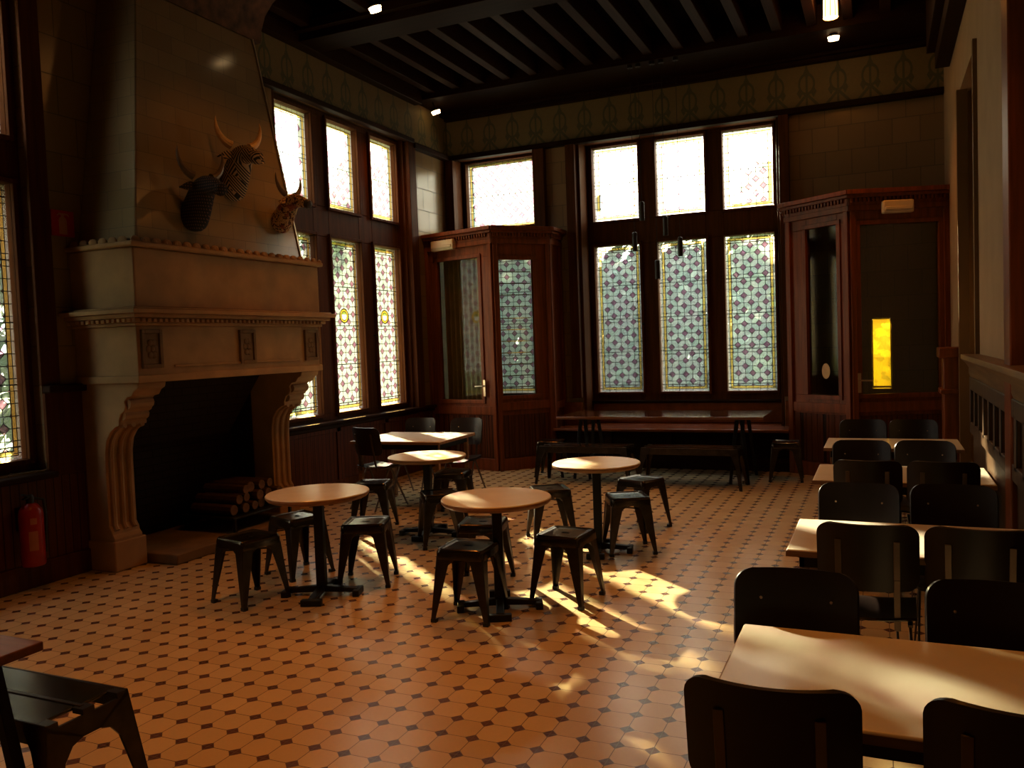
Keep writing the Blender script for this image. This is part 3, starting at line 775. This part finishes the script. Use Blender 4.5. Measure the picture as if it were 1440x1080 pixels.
def round_table(label):
    root = empty('round_table'); tag(root, label, 'table', 'round pedestal cafe tables')
    MB().lathe([(0, .688), (.325, .688), (.345, .700), (.35, .708), (.35, .714), (.346, .719), (0, .719)], 64).build('tabletop', 'lam', root, smooth=30)
    MB().lathe([(.33, .680), (.338, .684), (.3515, .700), (.3515, .7125), (.349, .7125), (.33, .69)], 64).build('edge_band', 'edge', root)
    B(-.032, .032, -.032, .032, .05, .675).build('column', 'iron', root, bevel=.006)
    B(-.12, .12, -.12, .12, .672, .688).build('top_plate', 'iron', root)
    mb = MB()
    for a in (0, 90): 
        c, s_ = math.cos(R(a)), math.sin(R(a))
        for d in (-1, 1):
            mb.bar((0, 0, .050), (c*d*.25, s_*d*.25, .034), .05, .045, h2=.028)
            mb.bar((c*d*.25-s_*.07, s_*d*.25+c*.07, .022), (c*d*.25+s_*.07, s_*d*.25-c*.07, .022), .045, .044)
    mb.build('cross_base', 'iron', root, bevel=.005)
    return root
rt = round_table('round cream table nearest the fireplace, its top in shade'); rt.location = (-3.565, 4.669, 0); rt.rotation_euler.z = R(20)
dup(rt, (-2.256, 4.768, 0), R(25), 'central round cream table, nearest the camera and streaked with sun')
dup(rt, (-2.10, 6.33, 0), R(12), 'round cream table at right, before the long trestle table')
dup(rt, (-3.74, 6.49, 0), R(8), 'round cream table furthest back, sunlit, before the corner lobby')

def rect_table(w, d, label):
    root = empty('rectangular_table'); tag(root, label, 'table')
    B(-w/2, w/2, -d/2, d/2, .693, .722).build('tabletop', 'lam', root, bevel=.006)
    mb = wall_grid(MB(), 'z', 0, 0, 0, 0, 0, 0, []) if False else MB()
    for q in ((-w/2-.002, w/2+.002, -d/2-.002, -d/2+.01), (-w/2-.002, w/2+.002, d/2-.01, d/2+.002), (-w/2-.002, -w/2+.01, -d/2, d/2), (w/2-.01, w/2+.002, -d/2, d/2)): mb.box(q[0], q[1], q[2], q[3], .690, .715)
    mb.build('edge_band', 'edge', root)
    mb = MB()
    for q in ((-w/2+.05, w/2-.05, -d/2+.06, -d/2+.08), (-w/2+.05, w/2-.05, d/2-.08, d/2-.06), (-w/2+.05, -w/2+.07, -d/2+.06, d/2-.06), (w/2-.07, w/2-.05, -d/2+.06, d/2-.06)): mb.box(*q, .63, .692)
    mb.build('apron', 'iron', root)
    for sx in (-1, 1):
        for sy in (-1, 1): B(sx*(w/2-.07)-.022, sx*(w/2-.07)+.022, sy*(d/2-.09)-.022, sy*(d/2-.09)+.022, 0, .692).build('leg', 'edge', root, bevel=.004)
    return root
TB_ = [(.105, 2.48, 1.08, .69, 'large cream rectangular table in the right foreground with a sun streak'),
      (.145, 4.21, 1.10, .67, 'cream rectangular table, second from the camera along the right wall'),
      (.10, 6.14, 1.06, .70, 'cream rectangular table, third from the camera along the right wall'),
      (.065, 7.80, 1.05, .68, 'cream rectangular table furthest along the right wall, before the glass door')]
for x, y, w, d, l in TB_: rect_table(w, d, l).location = (x, y, 0)
e = rect_table(1.06, .88, 'cream rectangular table under the left windows by the corner lobby'); e.location = (-4.66, 7.82, 0); e.rotation_euler.z = R(2)

def ply_chair(label):
    """faces +y, back at y = -.21"""
    root = empty('plywood_chair'); tag(root, label, 'chair', 'dark plywood chairs')
    def back(u, v):
        a = (u-.5)*2; v = .5-.5*math.cos(PI*v); zz = .575+.295*v; r = .055
        d = min(v, 1-v)*.295; x = a*(.2 - (r-math.sqrt(max(0, r*r-(r-d)**2)) if d < r else 0)); a = x/.2
        return (x, -.205+.06*a*a-.055*(v-.3), zz)
    mb = MB(); mb.grid(back, 18, 22, .012); mb.build('backrest', 'ply', root, smooth=60)
    def seat(u, v):
        a = (u-.5)*2; y = -.17+.40*v; hw = .19+.01*v
        vv = .5-.5*math.cos(PI*v); v = vv; y = -.17+.40*v; r = .05
        d = min(v, 1-v)*.40; sh = 1-((r-math.sqrt(max(0, r*r-(r-d)**2)))/.2 if d < r else 0)
        z = .447+.012*a*a-.03*max(0, v-.72)**2/.0784-.014*math.sin(PI*min(1, v*1.2))
        return (a*hw*sh, y, z)
    mb = MB(); mb.grid(seat, 14, 20, .013); mb.build('seat', 'ply', root, smooth=60)
    for sx in (-1, 1):
        x = sx*.115
        mb = MB(); mb.bar((x, -.168, .42), (x, -.205, .60), .006, .026, (0, 1, 0)) if False else None
        mb.bar((x, -.150, .40), (x, -.190, .63), .026, .007, (0, 1, 0)); mb.bar((x, -.190, .63), (x, -.221, .80), .026, .007, (0, 1, 0)); mb.build('back_strut', 'steelbar', root, bevel=.002)
        xs = sx*.165
        mb = MB(); mb.bar((xs, -.02, .425), (xs+sx*.02, -.27, 0), .022, .012, (1, 0, 0), .016, .010); mb.build('rear_leg', 'steelbar', root, bevel=.002)
        mb = MB(); mb.bar((xs, .00, .425), (xs+sx*.02, .22, 0), .022, .012, (1, 0, 0), .016, .010); mb.build('front_leg', 'steelbar', root, bevel=.002)
        mb = MB(); mb.bar((xs, -.16, .428), (xs, .17, .428), .02, .010); mb.build('side_rail', 'steelbar', root)
        mb = MB()
        for z, y in ((.63, -.184), (.77, -.210)): mb.lathe([(0, 0), (.006, 0), (.005, .002), (0, .003)], 8, Matrix.Translation((x, y+.031-.02, z)) @ Matrix.Rotation(R(-90), 4, 'X'))
        mb.build('screw', 'brass', root)
    mb = MB(); mb.bar((-.17, -.01, .424), (.17, -.01, .424), .03, .010); mb.build('cross_rail', 'steelbar', root)
    return root
def bk(x, y, face, lab, rz=0): return (x, y + (.225 if face > 0 else -.225), (0 if face > 0 else 180)+rz, lab)
CH_ = [bk(-.262, 1.97, 1, 'dark plywood chair in the right foreground, left of the two nearest the camera', 2),
 bk(.285, 2.0, 1, 'dark plywood chair cut by the right frame edge, nearest the camera at right', -3),
 bk(-.28, 3.00, -1, 'dark plywood chair facing the foreground table from behind, left of its pair', 1),
 bk(.315, 3.02, -1, 'dark plywood chair facing the foreground table from behind, right of its pair', -1),
 bk(-.07, 3.79, 1, 'left dark plywood chair on the near side of the second wall table', 0),
 bk(.36, 3.80, 1, 'right dark plywood chair on the near side of the second wall table', -2),
 bk(-.125, 4.83, -1, 'left dark plywood chair on the far side of the second wall table', 0),
 bk(.325, 4.87, -1, 'right dark plywood chair on the far side of the second wall table', 0),
 bk(-.095, 5.69, 1, 'left dark plywood chair on the near side of the third wall table', 0),
 bk(.335, 5.70, 1, 'right dark plywood chair on the near side of the third wall table', 0),
 bk(-.15, 6.75, -1, 'left dark plywood chair on the far side of the third wall table', 0),
 bk(.275, 6.77, -1, 'right dark plywood chair on the far side of the third wall table', 0),
 bk(-.17, 8.36, -1, 'left dark plywood chair before the rippled glass door', 0),
 bk(.25, 8.37, -1, 'right dark plywood chair before the rippled glass door', 0),
 bk(-4.93, 7.31, 1, 'dark plywood chair with sun on its seat, between left windows and the lobby table', -13),
 bk(-4.885, 8.41, -1, 'dark plywood chair behind the table by the lobby, nearer the windows', 0),
 bk(-4.30, 8.43, -1, 'dark plywood chair behind the table by the lobby, further from the windows', 0)]
c0 = ply_chair(CH_[0][3]); c0.location = (CH_[0][0], CH_[0][1], 0); c0.rotation_euler.z = R(CH_[0][2])
for x, y, a, l in CH_[1:]: dup(c0, (x, y, 0), R(a), l)

def low_bench(label, L=1.08, D=.33, H=.45):
    root = empty('steel_bench'); tag(root, label, 'bench', 'long gunmetal benches')
    mb = MB(); hx, hy = L/2, D/2
    for s_ in (-1, 1):
        y0, y1 = (0.008, hy) if s_ > 0 else (-hy, -.008)
        mb.box(-hx+.05, hx-.05, y0, y1, H-.012, H)
    mb.build('seat', 'gun2', root, bevel=.006)
    mb = MB(); mb.box(-hx, hx-.03, -.010, .010, H-.012, H+.004); mb.box(-hx, hx, -hy-.004, -hy+.006, H-.075, H+.002); mb.box(-hx, hx, hy-.006, hy+.004, H-.075, H+.002); mb.build('side_rail', 'gun', root, bevel=.003)
    for sx in (-1, 1):
        # end panel with two slots and an arched lower edge
        pts = []
        y = hy+.004
        out = [(-y, H), (y, H), (y+.055, 0), (y+.025, 0)]
        arc = [(y-.055, H-.15), (y-.09, H-.105), (y-.13, H-.09), (0, H-.085), (-y+.13, H-.09), (-y+.09, H-.105), (-y+.055, H-.15)]
        out += [(y-.035, H-.22)] + arc + [(-y+.035, H-.22), (-y-.025, 0), (-y-.055, 0)]
        mb = MB(); n = len(out)
        def fn(u, v, w): return (sx*(hx-w + (H-v)*.11), u, v)
        # split into convex pieces: two legs and a lintel
        for sg in (-1, 1):
            for q in ([(y, H-.15), (y-.055, H-.15), (y-.035, H-.22), (y+.0, H-.30)], [(y, H-.15), (y+.0, H-.30), (y+.055, 0), (y+.025, 0)]):
                pass
            leg = [(sg*(y+.0), H), (sg*(y-.055), H-.15), (sg*(y-.030), H-.24), (sg*(y+.028), 0), (sg*(y+.058), 0)]
            if sg > 0: leg = leg[::-1]
            mb.prism(leg, fn, 0, .012)
            gus = [(sg*y, H), (sg*(y-.14), H-.088), (sg*(y-.09), H-.105), (sg*(y-.055), H-.15)]
            if sg > 0: gus = gus[::-1]
            mb.prism(gus, fn, 0, .012)
            # folded flange along the long side
            l2 = [(0, H), (.13, H), (.075, H-.09), (.045, H-.20), (.032, 0), (0, 0)]
            mb.prism(l2[::-1] if sx*sg > 0 else l2, lambda u, v, w: (sx*(hx-u + (H-v)*.11), sg*(y+(H-v)*.125-w), v), 0, .006)
        mb.prism([(-y, H-.02), (-y+.13, H-.09), (y-.13, H-.09), (y, H-.02)], fn, 0, .012)
        mb.prism([(-y*.14, H-.02), (y*.14, H-.02), (y*.14, H), (-y*.14, H)], fn, 0, .055)
        for sg in (-1, 1): 
            a, b = sorted((sg*y, sg*y*.72)); mb.prism([(a, H-.02), (b, H-.02), (b, H), (a, H)], fn, 0, .055)
        mb.build('end_frame', 'gun', root, bevel=0)
    return root
b0 = low_bench('long low steel bench in front of the trestle table, left one'); b0.location = (-3.24, 9.42, 0)
dup(b0, (-1.99, 9.42, 0), 0, 'long low steel bench in front of the trestle table, right one')
b1 = dup(b0, (-3.14, 2.04, 0), 0, 'shiny dark steel bench with slotted end in the left foreground')

def trestle_frame(root, x, y0, y1, H, mat, spread=.10):
    t = empty('trestle'); t.parent = root
    for yy, dy in ((y0, -.10), (y1, .10)):
        for sx in (-1, 1):
            mb = MB(); mb.bar((x+sx*.025, yy, H), (x+sx*spread, yy+dy, 0), .045, .024, (0, 1, 0), .034, .02); mb.build('leg', mat, t, bevel=.003)
    mb = MB(); mb.box(x-.04, x+.04, y0-.03, y1+.03, H-.03, H); mb.build('top_rail', mat, t, bevel=.004)
    mb = MB(); mb.box(x-.015, x+.015, y0-.03, y1+.03, .22, .25); mb.build('stretcher', mat, t)
tt = empty('trestle_table'); tag(tt, 'long varnished wooden trestle table below the back windows', 'table')
B(-3.66, -1.21, 9.54, 10.42, .745, .777).build('tabletop', 'tablewood', tt, bevel=.004)
trestle_frame(tt, -3.38, 9.74, 10.22, .745, 'iron'); trestle_frame(tt, -1.50, 9.74, 10.22, .745, 'iron')
ft = empty('wooden_table'); tag(ft, 'corner of a dark wooden table at the lower left frame edge', 'table')
B(-3.95, -2.655, 1.22, 1.925, .690, .722).build('tabletop', wood('dark_table_top', (.16, .065, .035), .3, 0), ft, bevel=.004)
t = MB(); t.bar((-2.79, 1.825, .69), (-2.612, 1.825, 0), .040, .040); t.build('leg', 'iron', ft, bevel=.003)
t = MB(); t.bar((-2.86, 1.35, .69), (-2.72, 1.40, 0), .042, .042); t.build('leg', 'iron', ft, bevel=.003)
t = MB(); t.bar((-3.75, 1.82, .69), (-3.88, 1.77, 0), .042, .042); t.build('leg', 'iron', ft, bevel=.003)
t = MB(); t.bar((-3.75, 1.33, .69), (-3.88, 1.38, 0), .042, .042); t.build('leg', 'iron', ft, bevel=.003)

# built-in settle under the back window
se = empty('window_settle'); tag(se, 'long built-in wooden settle against the back wall under the windows', 'bench')
B(-4.10, -1.04, 10.55, 11.08, .485, .525).build('seat', 'benchwood', se, bevel=.012)
mb = B(-3.785, -1.185, 11.37, 11.43, .53, .80); mb.box(-3.785, -1.185, 11.08, 11.43, .485, .525); mb.build('back_panel', 'benchwood', se, bevel=.006)
B(-4.10, -3.84, 11.03, 11.09, .525, .84).build('end_panel', 'benchwood', se, bevel=.006); B(-1.13, -1.04, 11.03, 11.09, .525, .84).build('end_panel', 'benchwood', se, bevel=.006)
mb = B(-4.10, -1.04, 10.68, 10.72, 0, .485)
for x in (-3.35, -2.55, -1.80): mb.box(x-.05, x+.05, 10.655, 10.69, .12, .485)
mb.box(-4.10, -1.04, 10.64, 10.69, 0, .16)
mb.build('front_panel', 'oakx', se, bevel=.005)
# red cushion on a small wall stool
wsb = empty('wall_bench'); tag(wsb, 'small dark wooden bench against the right wainscot', 'bench')
B(.40, .61, 6.95, 7.42, .40, .44).build('seat', 'oaky', wsb, bevel=.005)
for y in (6.98, 7.35): B(.42, .60, y, y+.04, 0, .40).build('leg', 'oaky', wsb)
mb = MB(); mb.box(.40, .615, 6.97, 7.41, .441, .52)
tag(mb.build('red_cushion', 'redcloth', bevel=.03), 'dark red cushion lying on the small bench by the right wainscot', 'cushion')

# ------------------------------------------------------------------ lamps
def spot_lamp(x, y, z, label, tilt):
    root = empty('ceiling_spot', (x, y, z)); tag(root, label, 'spotlight', 'small round ceiling spots')
    root.rotation_euler = tilt
    MB().lathe([(0, .0), (.055, .0), (.058, .012), (.058, .022), (.050, .028), (0, .028)], 28).build('glowing_disc', 'spotglow', root)
    MB().lathe([(.062, .030), (.064, .034), (.064, .046), (.050, .050), (.045, .040)], 28).build('rim', 'spotglow', root)
    MB().lathe([(0, .028), (.050, .028), (.050, .060), (.02, .085), (0, .09)], 20).build('housing', 'black', root)
    MB().lathe([(0, -.004), (.009, -.004), (.009, .001), (0, .001)], 12).build('centre_screw', 'black', root)
    mb = MB(); mb.tube([(0, 0, .08), (0, 0, .20)], .012, 8); mb.build('stem', 'black', root)
spot_lamp(-4.47, 7.13, 4.975, 'glowing round ceiling spot above the fireplace end of the beam', (R(18), R(-8), 0))
spot_lamp(-5.60, 10.38, 4.91, 'glowing round ceiling spot in the corner over the left lobby', (R(18), R(-10), 0))
spot_lamp(-.45, 10.36, 4.99, 'glowing round ceiling spot beneath the amber lantern at right', (R(10), 0, 0))
def lantern(x, y, z0, z1, label):
    root = empty('ceiling_lantern', (x, y, z0)); tag(root, label, 'lamp', 'amber ceiling lanterns')
    h = z1-z0
    MB().lathe([(.055, 0), (.075, .0), (.078, .01), (.072, h), (.055, h)], 10).build('amber_glass', 'lampglow', root)
    mb = MB()
    for k in range(10):
        a = 2*PI*(k+.5)/10; mb.bar((.080*math.cos(a), .080*math.sin(a), 0), (.075*math.cos(a), .075*math.sin(a), h), .007, .007)
    mb.build('ribs', 'iron', root)
    mb = MB(); mb.lathe([(0, h), (.09, h), (.09, h+.02), (0, h+.02)], 20); mb.build('cap', 'iron', root)
lantern(-.44, 9.55, 4.97, 5.30, 'glowing amber ceiling lantern at upper right')
def lamp(x, y, z, w, col, r=.10, nm='lantern_light'):
    l = bpy.data.lights.new(nm, 'POINT'); l.energy = w; l.color = col; l.shadow_soft_size = r
    o = bpy.data.objects.new(nm, l); COL.objects.link(o); o.location = (x, y, z); return o
WARM = (1., .335, .03)
lantern(-2.75, 7.05, 4.97, 5.30, 'amber ceiling lantern above the round tables'); 
lamp(-.44, 9.55, 4.90, 3, WARM); lamp(-2.75, 7.05, 4.90, 3, WARM)
def downlight_or_fill(x, y, z, w, cone, blend=.8, col=WARM):
    l = bpy.data.lights.new('downlight_or_fill', 'SPOT'); l.energy = w; l.color = col; l.shadow_soft_size = .06; l.spot_size = R(cone); l.spot_blend = blend
    o = bpy.data.objects.new('downlight_or_fill', l); COL.objects.link(o); o.location = (x, y, z); return o
downlight_or_fill(-2.9, 6.3, 4.95, 185, 85)
downlight_or_fill(-.5, 4.4, 4.95, 95, 80)  # added fill spot, brightens the floor on the right
downlight_or_fill(-3.5, 2.5, 4.95, 215, 74)
downlight_or_fill(-1.4, 2.2, 4.95, 140, 85)
downlight_or_fill(-3.4, -.8, 4.95, 90, 100)
downlight_or_fill(-.44, 9.4, 4.90, 70, 100)
hl = downlight_or_fill(-3.7, 4.9, 4.9, 22, 50); hl.rotation_euler = (Vector((-5.3, 5.8, 2.9))-hl.location).to_track_quat('-Z', 'Y').to_euler()
hl = downlight_or_fill(-3.9, 7.3, 4.9, 15, 44); hl.rotation_euler = (Vector((-5.3, 6.0, 2.9))-hl.location).to_track_quat('-Z', 'Y').to_euler()
downlight_or_fill(-1.0, 7.2, 4.9, 75, 80, .9, (1., .58, .26))  # paler fill, not a lamp of the room; added to lift the far right floor
downlight_or_fill(-5.3, 9.2, 4.85, 45, 110)
downlight_or_fill(-4.3, 7.0, 4.85, 50, 110)
downlight_or_fill(-2.4, 9.0, 4.85, 45, 100)

# black tube pendants over the trestle table
PD = [(-2.686, 3.153), (-2.788, 2.786), (-2.511, 2.424), (-2.223, 2.68), (-2.398, 2.946)]
PDL = ['black tube pendant hanging highest before the back window mullion', 'black tube pendant at the left upper corner of the lower middle pane', 'black tube pendant hanging lowest before the middle pane', 'black tube pendant furthest right before the middle pane', 'black tube pendant second highest, against the window transom']
for (x, z), l in zip(PD, PDL):
    root = empty('tube_pendant', (x, 10.2, z)); tag(root, l, 'lamp', 'black tube pendants')
    MB().lathe([(.0, .01), (.026, .01), (.026, 0), (.032, 0), (.032, .22), (.012, .235), (0, .235)], 18).build('shade', 'black', root)
    MB().tube([(0, 0, .23), (0, 0, 5.02-z)], .003, 6).build('cord', 'black', root)
    MB().lathe([(0, 5.02-z), (.035, 5.02-z), (.035, 5.06-z), (0, 5.06-z)], 16).build('ceiling_mount', 'black', root)

# ------------------------------------------------------------------ outside
struct(B(-60, 40, 11.75, 70, -.5, -.35).build('ground_back', 'grass', smooth=0))
struct(B(-60, -6.6, -20, 11.75, -.5, -.35).build('ground_left', 'grass', smooth=0))
def tree(name, x, y, h, crown, n, mat, label, zc=None, q=(.10, .2), trunk=True):
    root = empty(name, (x, y, -.35)); tag(root, label, 'tree')
    zc = h*.65 if zc is None else zc
    if trunk:
        mb = MB(); mb.tube([(0, 0, 0), (.05, .03, zc*.5), (-.04, .02, zc), (.02, 0, zc+crown[2]*.6)], [.13, .10, .07, .02], 9)
        for k in range(5):
            a = k*1.3; mb.tube([(0, 0, zc*(.55+.08*k)), (math.cos(a)*crown[0]*.4, math.sin(a)*crown[1]*.4, zc+crown[2]*(.1*k-.1)), (math.cos(a)*crown[0]*.8, math.sin(a)*crown[1]*.8, zc+crown[2]*(.2*k-.3))], [.05, .03, .01], 6)
        mb.build('trunk', 'bark', root)
    mb = MB()
    for i in range(n):
        while True:
            p = Vector((random.uniform(-1, 1), random.uniform(-1, 1), random.uniform(-1, 1)))
            if .25 < p.length < 1: break
        c = Vector((p.x*crown[0], p.y*crown[1], zc+p.z*crown[2])); s = random.uniform(*q)
        a = Vector((random.gauss(0, 1), random.gauss(0, 1), random.gauss(0, 1))).normalized(); b = a.orthogonal().normalized(); d = a.cross(b)
        k = mb.addv([c-b*s, c+d*s*.55, c+b*s, c-d*s*.55]); mb.f.append((k, k+1, k+2, k+3))
    mb.build('foliage', mat, root, smooth=0)
tree('garden_tree', -9.4, 14.4, 5, (1.5, .9, 2.0), 2600, 'leaf', 'green garden tree outside the corner lobby window', 3.9)
tree('garden_tree', -6.2, 14.6, 5, (1.6, .8, 1.75), 3000, 'leaf2', 'blue-green garden tree whose crown shades the lower panes of the back window', 4.1)
tree('garden_bush', -3.5, 14.2, 3, (1.5, .7, 2.2), 2200, 'leaf2', 'blue-green garden bush outside the left and middle panes of the back window', 1.75)
tree('garden_bush', -1.5, 15.8, 3, (1.25, .7, 2.9), 2100, 'leaf', 'yellow-green garden bush outside the right pane of the back window', 2.5)
hd = MB()
for i in range(9000):
    c = Vector((random.uniform(-13, -.9), random.uniform(17.2, 18.2), random.uniform(-.3, 3.3 + .35*math.sin(i*.37)))); s = random.uniform(.14, .26)
    a = Vector((random.gauss(0, 1), random.gauss(0, 1), random.gauss(0, 1))).normalized(); b = a.orthogonal().normalized(); d = a.cross(b)
    k = hd.addv([c-b*s, c+d*s*.55, c+b*s, c-d*s*.55]); hd.f.append((k, k+1, k+2, k+3))
ho = hd.build('garden_hedge', 'leaf2', smooth=0); ho['kind'] = 'stuff'; tag(ho, 'long leafy garden hedge behind the trees outside the back windows', 'hedge')
tree('garden_tree', -13.2, 17.5, 6, (2.2, 1.6, 3.0), 2000, 'leaf2', 'tall garden tree outside beyond the corner of the room', 3.4)
tree('garden_tree', -10.6, 11.45, 6, (.8, 1.3, 1.5), 190, 'leaf', 'sparse garden tree dappling the sun before the left bay window', 6.1, (.10, .22))
tree('garden_bush', -10.9, 15.2, 3, (1.2, 2.2, 1.75), 1900, 'leaf', 'broad low garden bush outside beyond the left bay window', 1.6)
tree('garden_bush', -8.3, 3.9, 3, (1.0, 2.6, 3.3), 3800, 'leaf', 'tall garden bush outside the near left window', 2.9)

# ------------------------------------------------------------------ light
W = bpy.data.worlds.new('sky'); SC.world = W; W.use_nodes = True; nt = W.node_tree; nt.nodes.clear()
o = nt.nodes.new('ShaderNodeOutputWorld'); bg = nt.nodes.new('ShaderNodeBackground'); bg.inputs[1].default_value = 7.4
tc = nt.nodes.new('ShaderNodeTexCoord'); sp = nt.nodes.new('ShaderNodeSeparateXYZ'); rp = nt.nodes.new('ShaderNodeValToRGB')
nt.links.new(tc.outputs['Generated'], sp.inputs[0]); nt.links.new(sp.outputs[2], rp.inputs[0])
rp.color_ramp.elements[0].color = (1., .94, .80, 1); rp.color_ramp.elements[0].position = 0.
rp.color_ramp.elements[1].color = (.80, .88, 1., 1); rp.color_ramp.elements[1].position = .8
nt.links.new(rp.outputs[0], bg.inputs[0]); nt.links.new(bg.outputs[0], o.inputs[0])
sl = bpy.data.lights.new('sun', 'SUN'); sl.energy = 48.; sl.color = (1., .88, .64); sl.angle = R(1.0)
so = bpy.data.objects.new('sun', sl); COL.objects.link(so); so.location = (-12, 14, 8)
AZ, EL = R(49.), R(23.5)
so.rotation_euler = Vector((math.sin(AZ)*math.cos(EL), -math.cos(AZ)*math.cos(EL), -math.sin(EL))).to_track_quat('-Z', 'Y').to_euler()
def portal(loc, nrm, sx, sy):
    l = bpy.data.lights.new('window_daylight', 'AREA'); l.shape = 'RECTANGLE'; l.size = sx; l.size_y = sy; l.cycles.is_portal = True
    p = bpy.data.objects.new('window_daylight', l); COL.objects.link(p); p.location = loc
    p.rotation_euler = Vector(nrm).to_track_quat('-Z', 'Y').to_euler()
portal((-2.485, 11.6, 2.67), (0, -1, 0), 2.7, 3.7); portal((-5.12, 11.6, 2.67), (0, -1, 0), 1.35, 3.7)
portal((-6.2, 8.54, 2.67), (1, 0, 0), 2.7, 3.7); portal((-6.2, 3.03, 2.67), (1, 0, 0), 2.7, 3.7); portal((0, 11.6, 1.41), (0, -1, 0), .24, .9)

SC.view_settings.view_transform = 'Standard'; SC.view_settings.look = 'None'; SC.view_settings.exposure = .25; SC.view_settings.gamma = .82
SC.cycles.use_denoising = True; SC.cycles.max_bounces = 10; SC.cycles.transparent_max_bounces = 16
SC.cycles.sample_clamp_indirect = 8.; SC.cycles.caustics_reflective = False; SC.cycles.caustics_refractive = False
# masonry below the back window niche
struct(B(-3.83, -1.14, 11.44, 11.6, 0, .80).build('wall_niche', 'oakdark', smooth=0))
